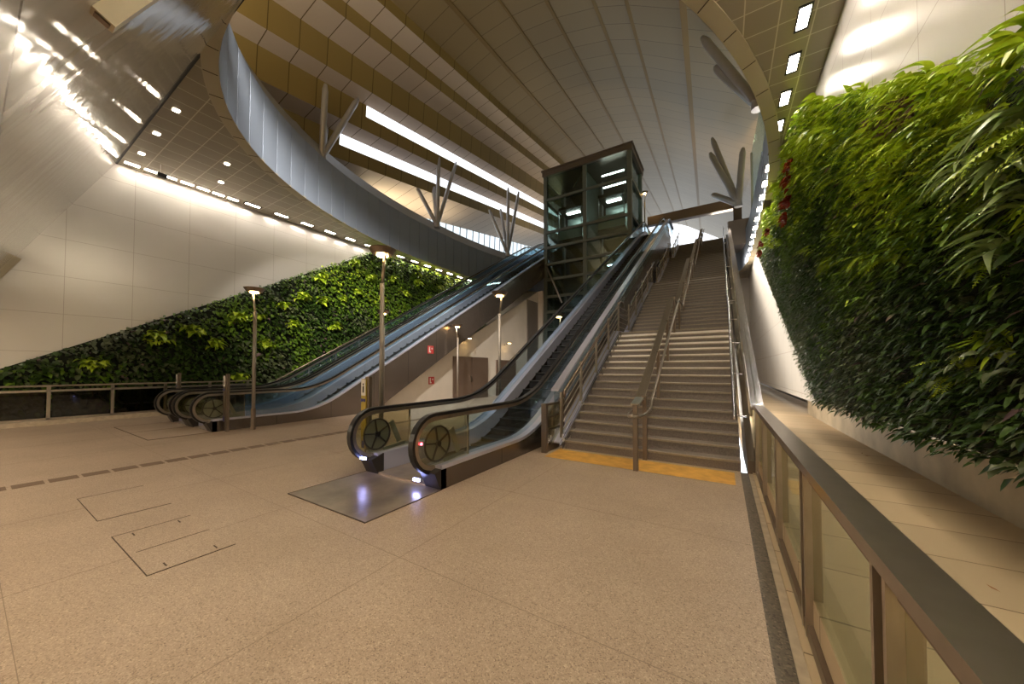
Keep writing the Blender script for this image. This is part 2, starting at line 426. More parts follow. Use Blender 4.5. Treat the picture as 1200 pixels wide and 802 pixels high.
def roofstrip(keys, name, mat):
    mb = MB(); NY = 20
    for i in range(len(PROF)-1):
        if PROF[i][2] not in keys: continue
        for k in range(NY):
            ya, yb = Y0R+(Y1R-Y0R)*k/NY, Y0R+(Y1R-Y0R)*(k+1)/NY
            a, b = PROF[i], PROF[i+1]
            mb.quad(rp(a[0], a[1], ya), rp(b[0], b[1], ya), rp(b[0], b[1], yb), rp(a[0], a[1], yb))
    return struct(name, mb, mat)
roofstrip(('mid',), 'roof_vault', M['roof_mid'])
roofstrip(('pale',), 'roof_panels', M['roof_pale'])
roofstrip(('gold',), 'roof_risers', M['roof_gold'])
# closed near part of the two skylight slots, glazed further on
mb = MB()
for i, ystart in ((15, 10.6), (18, 9.8)):
    a, b = PROF[i], PROF[i+1]
    mb.quad(rp(a[0], a[1], Y0R), rp(b[0], b[1], Y0R), rp(b[0], b[1], ystart), rp(a[0], a[1], ystart))
struct('roof_slot_closures', mb, M['roof_gold'])
ribs = MB()
for i, w in ((3, .16), (4, .07), (5, .07), (6, .07), (7, .05), (8, .1)):
    x0, z0, _ = PROF[i]
    ribs.hexa([rp(x0-w, z0-.05, Y0R), rp(x0+w, z0-.05, Y0R), rp(x0+w, z0+.02, Y0R), rp(x0-w, z0+.02, Y0R)],
              [rp(x0-w, z0-.05, Y1R), rp(x0+w, z0-.05, Y1R), rp(x0+w, z0+.02, Y1R), rp(x0-w, z0+.02, Y1R)])
struct('roof_ribs', ribs, M['roof_rib'])
# front gable of the roof space, above the leaning wall
mb = MB(); n0 = [rp(x, z, Y0R) for x, z, _ in PROF]
mb.v += n0+[(n0[-1][0], Y0R, 8), (n0[0][0], Y0R, 8)]; mb.face(range(len(n0)+2)); struct('wall_gable', mb, M['roof_mid'])
mb = MB().box(5.2, -3, ZU, 5.5, 44, 17); struct('wall_upper_right', mb, M['roof_mid'])
mb = MB().quad((5.3, 2, 8.6), (5.3, -3, 8.6), (5.3, -3, 12), (5.3, 2, 12)); struct('wall_upper_return', mb, M['roof_mid'])

# clerestory glazing under the low edge of the roof
cw = thing('window_clerestory', 'translucent glazed strip with slim mullions under the low left edge of the roof', 'window', (-18.4, 6, ZU))
cw['kind'] = 'structure'
M['clere'] = glass('frosted_clerestory', (.62, .68, .68), .1, .2)
mb = MB(); mb.quad((-19.2, 3, ZU), (-21.9, 86, ZU), (-21.9, 86, 26), (-19.2, 3, 10.5)); mb.build('pane', M['clere'], cw)
mb = MB()
for k in range(0, 50):
    y = 4+k*.95; mb.bar((-19.0-.033*y, y, ZU), (-18.85-.035*y, y+.1, 9.8+.189*y), .07, .07)
mb.build('mullions', M['fascia'], cw)

# ------------------------------------------------------------------ roof struts
def strut(bx, by, tops, label, r=.14):
    t = thing('roof_strut', label, 'steel strut', (bx, by, 10.7), 'branching roof struts on the opening rim')
    MB().disc((bx, by, 10.6), .2, .3, 'z', 12, .18).build('base', M['strut'], t)
    for dx, dy, dz in tops:
        d = Vector((dx, dy, dz)); p0 = Vector((bx, by, 10.75))
        pts_ = [p0+d*k for k in (0, .08, .5, .92, 1)]
        MB().tube(pts_, r, 10, rr=[r*.6, r, r*1.05, r, r*.55]).build('branch', M['strut'], t, smooth=True)
TL = [(-.1, .2, 3.75), (-.1, 1.9, 4.2), (-1.35, -.7, 1.9), (-1.3, .9, 2.6)]
for (bx, by, w) in ((-14.75, 8.1, 'nearest the entrance, left of the lamp posts'), (-15.45, 15.9, 'middle one, above the left escalators'), (-14.6, 23.0, 'farthest one, just left of the glass lift')):
    s_ = .92 if by < 10 else 1.0
    strut(bx, by, [(a*s_, b*s_, c*s_ + (.0 if by < 10 else (by-8)*.12)) for a, b, c in TL], 'four-branched grey steel strut on the left rim, ' + w, .125)
for (bx, by, w, tp) in ((1.15, 14.4, 'nearer of the two, above the stairs', [(-1.7, 1.9, 4.9), (-1.25, 1.5, 3.1), (.4, 1.2, 3.6), (.9, -.6, 2.0)]),
                        (.85, 22.6, 'farther of the two, beside the portal beam', [(-1.26, 3.0, 5.9), (-1.35, 1.8, 4.3), (.3, 1.0, 3.6), (-1.25, 1.2, 1.4)])):
    strut(bx, by, tp, 'four-branched grey steel strut on the right rim, ' + w, .16)

# glass screens standing on the right rim
for k, (s0, y0, y1, x0, x1) in enumerate(((0, 12.6, 16.2, .95, 1.35), (0, 16.5, 26, 1.45, 1.2))):
    t = thing('glass_screen', 'tall clear glass screen on the right rim, ' + ('nearer the camera' if k == 0 else 'nearer the portal beam'), 'glass screen', (x0, y0, ZU), 'tall glass screens on the right rim')
    MB().hexa([(x0+.5, y0, 10.9), (x1+.5, y1, 10.9), (x1+.53, y1, 10.9), (x0+.53, y0, 10.9)], [(x0+.5, y0, 15.2), (x1+.5, y1, 15.2), (x1+.53, y1, 15.2), (x0+.53, y0, 15.2)]).build('pane', M['elev_glass'], t)
    for q in (0, 1):
        xx, yy = (x0, y0) if q == 0 else (x1, y1)
        MB().box(xx+.44, yy-.06, 10.9, xx+.58, yy+.06, 15.2).build('mullion', pbr('pale_green_edge', (.35, .55, .5), .3, .3) if q == 0 else M['strut'], t)

# ------------------------------------------------------------------ soffit lights
def light_proto(x, y, w, l, label, group, mat, housing=True):
    t = thing('ceiling_light', label, 'light', (x, y, ZS), group)
    if housing:
        hb = MB(); hb.box(x-w/2-.03, y-l/2-.05, ZS-.02, x-w/2, y+l/2+.05, ZS-.001); hb.box(x+w/2, y-l/2-.05, ZS-.02, x+w/2+.03, y+l/2+.05, ZS-.001)
        hb.box(x-w/2, y-l/2-.05, ZS-.02, x+w/2, y-l/2, ZS-.001); hb.box(x-w/2, y+l/2, ZS-.02, x+w/2, y+l/2+.05, ZS-.001)
        hb.build('housing', M['black'], t)
    MB().box(x-w/2, y-l/2, ZS-.012, x+w/2, y+l/2, ZS-.001).build('diffuser', mat, t)
    return t
p = light_proto(1.42, 4.98, .17, .5, '', 'recessed lights along the right soffit edge', M['light'])
for k in range(20):
    o = p if k == 0 else copy_tree(p)
    o.location.y = 4.98+1.165*k
    o['label'] = 'recessed oblong light in the right soffit row, %s from the camera end' % ORD[k]
p = light_proto(-16.62, 6.3, .15, .5, '', 'recessed lights along the left soffit edge', M['light'])
for k in range(18):
    o = p if k == 0 else copy_tree(p)
    o.location.y = 6.3+1.1*k
    o['label'] = 'recessed oblong light in the left soffit row, %s past the short strips' % ORD[k]
p = light_proto(-16.72, 2.9, .10, .34, '', 'short strip lights at the left soffit corner', M['light'], False)
for k in range(7):
    o = p if k == 0 else copy_tree(p)
    o.location.y = 2.9+.46*k
    o['label'] = 'short strip light along the left soffit edge, %s from the dark corner joint' % ORD[k]
p = light_proto(-10.5, 2.95, .13, .13, '', 'small square downlights in the left soffit', M['light_dim'], False)
for k, (x, y) in enumerate(((-12.2, 2.87), (-13.9, 2.87), (-15.6, 2.9), (-13.98, 4.55), (-15.55, 4.9))):
    o = p if k == 0 else copy_tree(p)
    o.location.x = x; o.location.y = y
    o['label'] = 'small square downlight in the left soffit, ' + ['nearest the oval opening', 'second along the dark joint', 'closest to the wall corner', 'behind the front row, nearer the opening', 'behind the front row, nearer the wall'][k]
p = light_proto(-2.3, 2.95, .2, .2, '', 'added square downlights in the near right soffit', emit('added_downlight', (1, .87, .64), 300), False)  # added out of view to brighten the near floor
for k, (x, y) in enumerate(((-2.3, 2.95), (-.6, 2.95), (1.0, 2.95), (.3, 4.6), (-1.2, 4.2), (1.0, 6.2), (-16.2, 5.5))[:6]):
    o = p if k == 0 else copy_tree(p)
    o.location.x = x; o.location.y = y
    o['label'] = 'added square downlight in the near right corner of the soffit, out of view'
# added fill lights on the low ceiling behind the camera, unseen
for k in range(5):
    x = -14+3.4*k
    t = thing('ceiling_light', 'added fill light over the entrance, out of view, %s from the left wall' % ORD[k], 'light', (x, -3, 3), 'added entrance fill lights')
    MB().box(x-.3, -3.3, 2.97, x+.3, -2.7, 2.999).build('diffuser', emit('entrance_fill', (1, .84, .60), 85), t)

# ------------------------------------------------------------------ boxes on the leaning wall
def incline_box(x, s0, s1, w, h, label):
    # s measured along the slope from (YS,ZS) downward
    t = thing('duct_box', label, 'metal duct', (x, YS, ZS))
    def P(s_, off): return (YS-s_*.4472+off*.8944, ZS-s_*.8944-off*.4472)
    mb = MB(); q = []
    lo = []; hi = []
    for xx in (x-w/2, x+w/2):
        pass
    a, b, c, d = P(s0, 0), P(s1, 0), P(s1, h), P(s0, h)
    mb.prism_x([a, b, c, d], x-w/2, x+w/2); mb.build('casing', M['roof_pale'] if False else M['soffit_rim'], t)
    a, b, c, d = P(s1, .02), P(s1+.012, .02), P(s1+.012, h-.02), P(s1, h-.02)
    MB().prism_x([a, b, c, d], x-w/2+.02, x+w/2-.02).build('end_cap', M['bronze'], t)
incline_box(-3.66, 2.4, 4.87, .09, .12, 'pale square metal duct stub on the leaning glossy wall near the oval opening')
incline_box(-16.4, 4.2, 5.2, .13, .13, 'small brown metal stub low on the leaning wall beside the left wall')
# small camera hanging below the left soffit
t = thing('security_camera', 'tiny dark security camera hanging under the left soffit corner', 'camera', (-15.9, 3.4, ZS))
MB().tube([(-15.9, 3.4, ZS), (-15.9, 3.4, ZS-.3)], .012).build('stem', M['sign_white'], t)
MB().box(-15.97, 3.32, ZS-.42, -15.83, 3.55, ZS-.30).build('body', M['black'], t)

# ------------------------------------------------------------------ floor details
mb = MB()
for k in range(-2, 4): mb.box(-16.2, .19+1.8*k, 0, .2, .194+1.8*k, .0012)
for k in range(1, 8): mb.box(-1.95*k-.4, -6, 0, -1.95*k-.396, 22, .0012)
struct('trim_7', mb, pbr('faint_floor_joint', (.24, .18, .13), .6))
for (x0, y0, x1, y1, nm, lb) in ((-4.95, .79, -3.79, 1.355, 'a', 'thin steel outline of a floor hatch with lifting slots, nearer the camera'), (-6.75, .79, -5.58, 1.355, 'b', 'thin steel outline of a floor hatch, farther to the left')):
    t = thing('floor_hatch', lb, 'floor hatch', (x0, y0, 0), 'floor hatches in the granite')
    MB().box(x0, y0, .0, x1, y1, .002).build('lid', M['floor'], t)
    mb = MB(); w = .006
    mb.box(x0, y0, .0, x0+w, y1, .004)
    mb.box(x1-w, y0, .0, x1, y1, .004)
    if nm == 'a':
        mb.box(x0, y0, .0, x1, y0+w, .004) if False else None
        mb.box(x1-w, y0, 0, x1, y1, .004); mb.box(-4.36, y0+.05, 0, -4.352, y1-.02, .004)
        for yy in (y0+.12, y1-.12):
            mb.box(x0+.06, yy, 0, x0+.14, yy+.01, .004); mb.box(x1-.14, yy, 0, x1-.06, yy+.01, .004)
        mb.box(x0, y0-.0, 0, x0+.9, y0+w, .004)
    else:
        mb.box(x0, y0, 0, x0+.5, y0+w*.8, .004)
    mb.box(x0, y0, 0, x1, y0+w, .0035)
    mb.build('frame', M['line'], t)
p = MB().box(-8.27, .0, 0, -8.03, .26, .004).build('drain_grating', M['drain'], None, base=(-8.15, 0, 0))
for k in range(34):
    o = p if k == 0 else p.copy()
    if k: COL.objects.link(o)
    o.location.y = -1.1+.30*k
    tag(o, 'brown drain grating strip in the floor line, %s from the camera end' % (ORD[k] if k < 30 else ['thirty-first', 'thirty-second', 'thirty-third', 'thirty-fourth'][k-30]), 'drain grating', 'drain gratings in one line')
tag(MB().box(-2.78, 5.62, 0, .13, 6.27, .004).build('tactile_band', M['yellow'], None, base=(-1.3, 5.9, 0)), 'worn yellow tactile band across the foot of the stairs', 'tactile paving')
for k, (x, w) in enumerate(((-4.35, .4), (-2.2, .3))):
    pass
mb = MB()
for y in (-2.4, 0.0, 2.4, 4.8): pass
# fallen leaves on planter ledge
rn = random.Random(3)
for k in range(26):
    x = rn.uniform(.7, 2.05); y = 1.6+rn.random()**1.3*6; a = rn.uniform(0, 6.28); s_ = rn.uniform(.02, .04)
    c, d = math.cos(a)*s_, math.sin(a)*s_
    mb = MB(); mb.v += [(x-c, y-d, .256), (x-d*.4, y+c*.4, .262), (x+c, y+d, .268), (x+d*.4, y-c*.4, .258)]; mb.face((0, 1, 2, 3))
    o = mb.build('fallen_leaf', M['dry'] if k % 3 else M['leaf_red'], None, base=(x, y, .25))
    tag(o, 'small dry fallen leaf on the planter slabs behind the glass railing', 'leaf', 'fallen leaves on the planter slabs')

# ------------------------------------------------------------------ staircases
RIS, TRD = .16, .28
FL = [17, 18, 18, 16]; LAND = 1.4; YB = 6.4
def stair_profile():
    out = []; y, z = YB, 0.0; steps = []; lands = []
    for fi, n in enumerate(FL):
        y_s, z_s = y, z
        for k in range(n):
            z += RIS; steps.append((y, z)); y += TRD
        y -= TRD
        lands.append((y_s, z_s, y, z))
        y += LAND
    return steps, lands
STEPS, LANDS = stair_profile()
NOSE_END = STEPS[-1]
def rail_path(h, y_from=None):
    """handrail path over the nosings, level on the landings"""
    P = []
    for i, (ya, za, yb, zb) in enumerate(LANDS):
        P.append((ya-.05 if i == 0 else ya, za+RIS+h)); P.append((yb, zb+h))
        if i < 3: P.append((yb+LAND*.82, zb+h))
    return P
def staircase(x0, x1, label, with_nosing=True, nfl=4):
    t = thing('staircase', label, 'stairs', ((x0+x1)/2, YB, 0))
    for i, (y, z) in enumerate(STEPS[:sum(FL[:nfl])]):
        nxt = STEPS[i+1][0] if i+1 < len(STEPS) else y+.08
        s_ = MB().box(x0, y, z-RIS if i else -.02, x1, nxt+.03, z-.03)
        s_.box(x0, y+.03, z-.04, x1, nxt+.03, z)
        so = s_.build('step', M['step'], t)
        if with_nosing:
            MB().box(x0, y-.02, z-.03, x1, y+.035, z+.002).build('nosing', M['nosing'], so)
    lo = [(YB+.3, -.02)]; up = [(YB+.3, .1)]
    for (ya, za, yb, zb) in LANDS[:nfl]:
        lo.append((yb+.05, max(-.02, zb-.55))); up.append((yb+.05, zb-.04)); lo.append((yb+LAND-.02, zb-.55)); up.append((yb+LAND-.02, zb-.1))
    if nfl == 4: lo[-1] = (yb+.08, zb-.55); up[-1] = (yb+.08, zb-.1)
    MB().strip_x(lo, up, x0+.02, x1-.02).build('slab', M['paint_white'], t)
    return t
staircase(-2.7, .22, 'wide brown granite staircase with pale nosings between the right escalator and the glass railing')
staircase(-16.1, -14.55, 'narrow staircase beyond the left escalators at the foot of the planted wall', False, 2)

def line3(x, path): return [(x, y, z) for y, z in path]
def guard(x, label, x_plate, side, nfl=4):
    t = thing('stair_guardrail', label, 'guardrail', (x, YB, 0))
    hp = rail_path(.98)[:3*nfl-1]; LN = LANDS[:nfl]
    # top handrail broken at the landings, with little returns
    segs = [(hp[0], hp[1])]
    for i in range(nfl):
        a = hp[3*i]; b = hp[3*i+1]
        pth = [(x+side*.08, a[0]+.0, a[1]-.12), (x+side*.08, a[0], a[1]), (x+side*.08, b[0], b[1])]
        if i < nfl-1: pth += [(x+side*.08, b[0]+.25, b[1]+.0), (x+side*.08, b[0]+.3, b[1]-.15)]
        MB().tube(pth, .028, 8).build('handrail', M['bronze'] if i == 0 else M['steel_bright'], t, smooth=True)
    for j in range(5):
        h = .2+.16*j
        for i, (ya, za, yb, zb) in enumerate(LN):
            pass
        MB().tube(line3(x, [(YB+.1 if k == 0 else q[0], q[1]-.98+h) for k, q in enumerate(hp)]), .012, 6).build('infill_bar', M['steel'], t)
    for i, (ya, za, yb, zb) in enumerate(LN):
        n = 4
        for k in range(n+1):
            y = ya+(yb-ya)*k/n; z = za+RIS+(zb-za-RIS)*k/n
            MB().box(x-.02, y-.035, z-.1, x+.02, y+.035, z+.96).build('post', M['steel'], t)
    lo = [(q[0]-(.1 if k == 0 else 0), q[1]-.98-.30) for k, q in enumerate(hp)]; up = [(q[0]-(.1 if k == 0 else 0), q[1]-.98+.02) for k, q in enumerate(hp)]
    lo[0] = (lo[0][0], 0.0); up[0] = (up[0][0], .1)
    MB().strip_x(lo, up, x_plate-.03, x_plate+.03).build('stringer_plate', M['steel_bright'], t)
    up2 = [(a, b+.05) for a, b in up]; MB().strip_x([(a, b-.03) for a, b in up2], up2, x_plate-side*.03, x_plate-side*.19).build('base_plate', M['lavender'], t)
    return t
guard(-2.78, 'steel guardrail with inclined bars on the left side of the wide stairs', -2.73, 1)
guard(-14.4, 'steel guardrail with inclined bars beyond the left escalators', -14.47, -1, 2)

# end frame of the left guardrail
t = thing('gate_frame', 'short bronze end frame between the right escalator and the foot of the stairs', 'railing', (-2.9, 5.88, 0))
for y in (5.88, 6.68):
    MB().box(-2.95, y-.045, 0, -2.85, y+.045, .93 if y < 6 else .95).build('post', M['bronze'], t)
mb = MB()
for z in (.9, .66, .42): mb.bar((-2.9, 5.9, z), (-2.9, 6.66, z+.0), .05, .035)
mb.bar((-2.9, 5.92, .14), (-2.9, 6.62, .42), .03, .03)
mb.build('rails', M['bronze'], t)
MB().box(-2.93, 5.9, 0, -2.87, 6.66, .12).build('plinth', M['bronze'], t)
MB().box(-2.885, 5.93, .12, -2.875, 6.63, .88).build('glass_panel', M['newel_glass'], t)

# centre handrail of the wide stairs
t = thing('centre_handrail', 'double steel handrail down the middle of the wide stairs', 'handrail', (-1.18, 5.6, 0))
MB().box(-1.215, 5.565, 0, -1.145, 5.635, 1.03).build('post', M['bronze'], t)
MB().box(-1.215, 6.325, 0, -1.145, 6.395, 1.12).build('post', M['bronze'], t)
for i, (ya, za, yb, zb) in enumerate(LANDS):
    for k in range(0 if i else 1, 4):
        y = ya+(yb-ya)*k/3; z = za+RIS+(zb-za-RIS)*k/3
        MB().box(-1.21, y-.03, z-.08, -1.15, y+.03, z+.95).build('post', M['bronze'], t)
hp = rail_path(.88)
MB().tube([(-1.18, 5.42, .86), (-1.10, 5.48, .86), (-1.06, 5.7, .87), (-1.06, 6.2, .90)]+line3(-1.06, hp[0:]), .026, 8).build('handrail', M['steel'], t, smooth=True)
mb = MB()
w = .055
lo = [(5.9, .98), (6.25, 1.05)]+[(q[0], q[1]+.02) for q in hp]
mb.strip_x(lo, [(a, b+.035) for a, b in lo], -1.32, -1.18); mb.build('top_rail', M['steel'], t)
MB().tube([(-1.18, 5.42, .86), (-1.26, 5.48, .86), (-1.30, 5.7, .87), (-1.30, 6.2, .90)]+line3(-1.30, hp[0:]), .022, 8).build('handrail', M['steel'], t, smooth=True)

# right handrail of the wide stairs
t = thing('wall_handrail', 'steel handrail with brackets along the right side of the wide stairs', 'handrail', (.16, 6, 0))
hp = rail_path(.80)
for i in range(4):
    a = hp[3*i]; b = hp[3*i+1]
    MB().tube([(.14, a[0]-.3, a[1]-.12), (.14, a[0]-.25, a[1]), (.14, a[0], a[1]), (.14, b[0], b[1]), (.14, b[0]+.3, b[1])], .024, 8).build('handrail', M['steel_bright'], t, smooth=True)
    for k in range(5):
        y = a[0]+(b[0]-a[0])*k/4; z = a[1]+(b[1]-a[1])*k/4
        MB().tube([(.14, y, z), (.16, y, z-.09), (.30, y, z-.1)], .012, 6).build('bracket', M['steel_bright'], t)

# glass railing on the right, level part then rising along the stairs
t = thing('glass_railing', 'bronze-topped glass railing with paired posts along the planter on the right', 'railing', (.44, 0, 0))
mb = MB(); mb.strip_x([(-3, 1.0), (6.3, 1.0)], [(-3, 1.05), (6.3, 1.05)], .38, .505); mb.build('top_rail', M['bronze_rail'], t)
mb = MB(); mb.strip_x([(-3, .93), (6.3, .93)], [(-3, 1.0), (6.3, 1.0)], .42, .47)
mb.build('rail_channel', M['bronze'], t)
MB().box(.40, -3, .02, .47, 6.3, .10).build('base_rail', M['bronze'], t)
for k in range(8):
    y = -2.1+1.2*k
    if k > 6: y = 6.2
    for dy in (-.05, .05):
        MB().box(.395, y+dy-.012, .03, .475, y+dy+.012, 1.0).build('post', M['steel'], t)
for k in range(7):
    MB().box(.432, -2.03+1.2*k, .13, .44, -.97+1.2*k, .91).build('glass_panel', M['clear_glass'], t)
t = thing('sloping_railing', 'sloping railing with broad bright top rail rising beside the right edge of the stairs', 'railing', (.44, 6.4, 0))
sp = [(6.28, 1.03), (6.5, 1.06), (28.6, 12.05)]
MB().strip_x([(a, b-.05) for a, b in sp], sp, .36, .52).build('top_rail', M['steel_bright'], t)
MB().strip_x([(6.3, .1), (28.6, 11.0-.15)], [(6.3, .98), (28.6, 11.95)], .43, .445).build('glass_panel', M['clear_glass'], t)
MB().strip_x([(6.3, -.02), (7.6, -.02), (28.6, 10.2)], [(6.3, .2), (7.6, .75), (28.6, 11.15)], .30, .40).build('stringer', M['bronze'], t)
for k in range(17):
    y = 6.5+1.3*k; z = 1.06+(y-6.5)*.4973
    MB().box(.41, y-.03, z-1.0, .46, y+.03, z-.04).build('post', M['steel'], t)

# left glass railing on the kerb
t = thing('glass_railing', 'low glass railing with twin top rails in front of the left planted wall', 'railing', (-16.4, 0, 0))
MB().tube([(-16.4, -4, 1.10), (-16.4, 6.3, 1.10)], .028, 8).build('top_rail', M['steel'], t)
MB().box(-16.42, -4, .93, -16.37, 6.3, .99).build('mid_rail', M['steel'], t)
MB().box(-16.42, -4, .13, -16.37, 6.3, .19).build('base_rail', M['steel'], t)
for k in range(9):
    y = -3.44+1.2*k
    MB().box(-16.43, y-.035, .0, -16.37, y+.035, 1.08).build('post', M['steel'], t)
for k in range(8):
    MB().box(-16.41, -3.38+1.2*k, .2, -16.40, -2.3+1.2*k, .92).build('glass_panel', glass('smoky_glass', (.45, .42, .33), .2) if k == 0 else bpy.data.materials['smoky_glass'], t)

# ------------------------------------------------------------------ escalators
T30 = math.tan(math.radians(30)); YI = 6.0; YT = YI+ZU/T30
def basep(y):
    """height of the step line"""
    def sm(d, r=.75): return 0 if d < -r else (d if d > r else (d+r)**2/(4*r))
    return T30*(sm(y-YI)-sm(y-YT))
YS_ = [2.0+.0]  # unused start marker
def samples(y0, y1):
    ys = [y0]
    for c in (YI, YT):
        for k in range(-5, 6):
            ys.append(c+k*.16)
    ys = sorted(set([round(y, 3) for y in ys if y0 <= y <= y1]+[y1])); return ys
YF, YR2 = 3.36, 27.4       # newel centres
HR = .38
def loop(xc, r_extra=0.0):
    top = [(xc, y, basep(y)+.60+HR+r_extra) for y in samples(YF, YR2)]
    lowc = [(xc, YF-(HR+r_extra)*math.sin(a), .60+(HR+r_extra)*math.cos(a)) for a in [PI*k/14 for k in range(14, 0, -1)]]
    upc = [(xc, YR2+(HR+r_extra)*math.sin(a), ZU+.60+(HR+r_extra)*math.cos(a)) for a in [PI*k/14 for k in range(1, 15)]]
    return lowc+top+upc
def sweep_rect(mb, path, x0, x1, hi, lo):
    """belt of rectangular section following a (x,y,z) path in the y-z plane"""
    P = [(y, z) for _, y, z in path]; k = len(P); n = len(mb.v)
    for i in range(k):
        a, b = P[max(0, i-1)], P[min(k-1, i+1)]; d = (b[0]-a[0], b[1]-a[1]); l = math.hypot(*d); nx, nz = -d[1]/l, d[0]/l
        y, z = P[i]
        mb.v += [(x0, y+nx*lo, z+nz*lo), (x1, y+nx*lo, z+nz*lo), (x1, y+nx*hi, z+nz*hi), (x0, y+nx*hi, z+nz*hi)]
    for i in range(k-1):
        a = n+4*i; b = a+4
        for q in range(4): mb.face((a+q, a+(q+1) % 4, b+(q+1) % 4, b+q))
    mb.face((n, n+3, n+2, n+1)); e = n+4*(k-1); mb.face((e, e+1, e+2, e+3))
def escalator(xc, label, plate=None):
    t = thing('escalator', label, 'escalator', (xc, YF, 0), 'long glass-sided escalators')
    hw = .78
    for sd in (-1, 1):
        xb = xc+sd*.64                       # balustrade plane
        mb = MB(); sweep_rect(mb, loop(xb), xb-.04, xb+.04, .022, -.02); mb.build('handrail', M['rubber'], t, smooth=False)
        mb = MB(); sweep_rect(mb, loop(xb, -.028), xb-.032, xb+.032, .0, -.05); mb.build('rail_guide', M['steel'], t)
        ys = samples(YF+.75, YR2-.3)
        MB().strip_x([(y, basep(y)+.30) for y in ys], [(y, basep(y)+.905) for y in ys], xb-.006, xb+.006).build('glass_panel', M['bal_glass'], t)
        # newel: rounded tinted panel with rim, and the return wheel behind it
        for lowend in (True, False):
            yc, z0, sg = (YF, 0, 1) if lowend else (YR2, ZU, -1)
            r = HR-.07; arc = [(yc-sg*r*math.sin(a), z0+.60+r*math.cos(a)) for a in [PI*k/12 for k in range(13)]]
            poly = arc+[(yc+sg*.72, z0+.60-r), (yc+sg*.72, z0+.60+r)]
            pn = MB().prism_x(poly, xb-.03, xb+.03).build('newel_panel', M['newel_glass'], t)
            if lowend:
                mb = MB(); fr = [(xb, y, z) for y, z in poly]; mb.tube(fr, .022, 6, closed=True); mb.build('frame', M['steel'], pn, smooth=True)
                wv = MB(); c0 = (xb-.018, YF+.08, .58); wv.disc(c0, .23, .012, 'x', 28); wv.build('wheel', M['machine'], pn)
                wv = MB(); wv.tube([(xb, YF+.08+.235*math.cos(a), .58+.235*math.sin(a)) for a in [2*PI*k/28 for k in range(28)]], .014, 6, closed=True)
                for k in range(5):
                    a = 2*PI*k/5+.5; wv.bar((xb, YF+.08, .58), (xb, YF+.08+.22*math.cos(a), .58+.22*math.sin(a)), .02, .02)
                wv.disc((xb-.03, YF+.08, .58), .04, .06, 'x', 14); wv.build('spokes', M['dark_steel'], pn)
                wv = MB(); wv.bar((xb, YF+.34, .75), (xb, YF+.5, .40), .03, .08); wv.bar((xb, YF+.2, .33), (xb, YF+.62, .36), .02, .05)
                wv.build('lever', M['machine'], pn)
        # skirts and decks
        xo0, xo1 = (xb+sd*.045, xc+sd*hw)
        ys = samples(YF+.0, YR2+.1)
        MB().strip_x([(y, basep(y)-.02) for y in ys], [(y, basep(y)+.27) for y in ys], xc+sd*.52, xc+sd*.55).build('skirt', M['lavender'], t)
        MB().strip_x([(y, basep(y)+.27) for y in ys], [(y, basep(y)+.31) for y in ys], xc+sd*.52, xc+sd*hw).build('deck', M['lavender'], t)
        # outer cladding down to the floor or to the truss line
        ysc = sorted(set(ys+[8.0])); lo = []; up = []
        for y in ysc:
            lo.append((y, max(0.0, basep(y)-1.15) if y < YT+1 else ZU-1.15)); up.append((y, basep(y)+.27))
        MB().strip_x(lo, up, xc+sd*(hw-.03), xc+sd*hw).build('outer_cladding', M['clad'], t)
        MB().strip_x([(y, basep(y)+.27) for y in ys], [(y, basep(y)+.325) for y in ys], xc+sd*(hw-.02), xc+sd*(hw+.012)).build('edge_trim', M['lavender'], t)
        # newel foot
        mb = MB(); mb.prism_x([(YF-.12, .24), (YF+.1, .30), (YF+.1, 0), (YF+.0, 0)], xc+sd*.5, xc+sd*hw); mb.build('newel_foot', M['dark_steel'], t)
    # truss underside
    ysu = [8.0]+[y for y in samples(8.2, YR2)]
    MB().strip_x([(y, max(0, basep(y)-1.15)) for y in ysu], [(y, max(0.02, basep(y)-1.10)) for y in ysu], xc-hw+.03, xc+hw-.03).build('truss_underside', M['grey_panel'], t)
    # steps
    n = 0; y = 4.5
    st = MB()
    while y < YT+1.2 and n < 62:
        z = basep(y+.1)
        s_ = MB(); s_.box(xc-.5, y, z-.05, xc+.5, y+.36, z); s_.box(xc-.5, y, z-.24, xc+.5, y+.02, z)
        s_.cur = 1; s_.box(xc-.5, y-.004, z-.012, xc+.5, y+.02, z+.004)
        s_.build('step', [M['esc_step'], M['esc_edge']], t); y += .36; n += 1
    MB().box(xc-.78, 2.24, -.01, xc+.78, YF-.0, .006).build('floor_plate', plate or FP, t)
    MB().box(xc-.52, YF, -.01, xc+.52, 4.5, .03).build('comb_plate', FP, t)
    fr = MB(); w = .012
    fr.box(xc-.79, 2.23, 0, xc+.79, 2.23+w, .008); fr.box(xc-.79, 2.23, 0, xc-.79+w, YF, .008); fr.box(xc+.79-w, 2.23, 0, xc+.79, YF, .008)
    fr.build('plate_edging', M['line'], t)
    return t
FP = pbr('worn_steel_floor_plate', (.36, .29, .24), .28, .6, noise=.25, nscale=3, bump=.05, bscale=40)
e0 = escalator(-3.95, 'right-hand escalator beside the wide stairs, its two newels nearest the camera')
led = MB().box(-3.38, 2.985, .50, -3.26, 3.0, .54)
for ch in [x for x in COL.objects if x.parent == e0 and x.name.startswith('newel_panel')][:1]: pass
MB().box(-3.345, 2.97, .62, -3.325, 2.985, .65)
e1 = escalator(-11.68, 'left pair of escalators, the one nearer the lamp posts with lights below', M['floor'])
e2 = escalator(-13.26, 'left pair of escalators, the one nearer the planted wall', M['floor'])
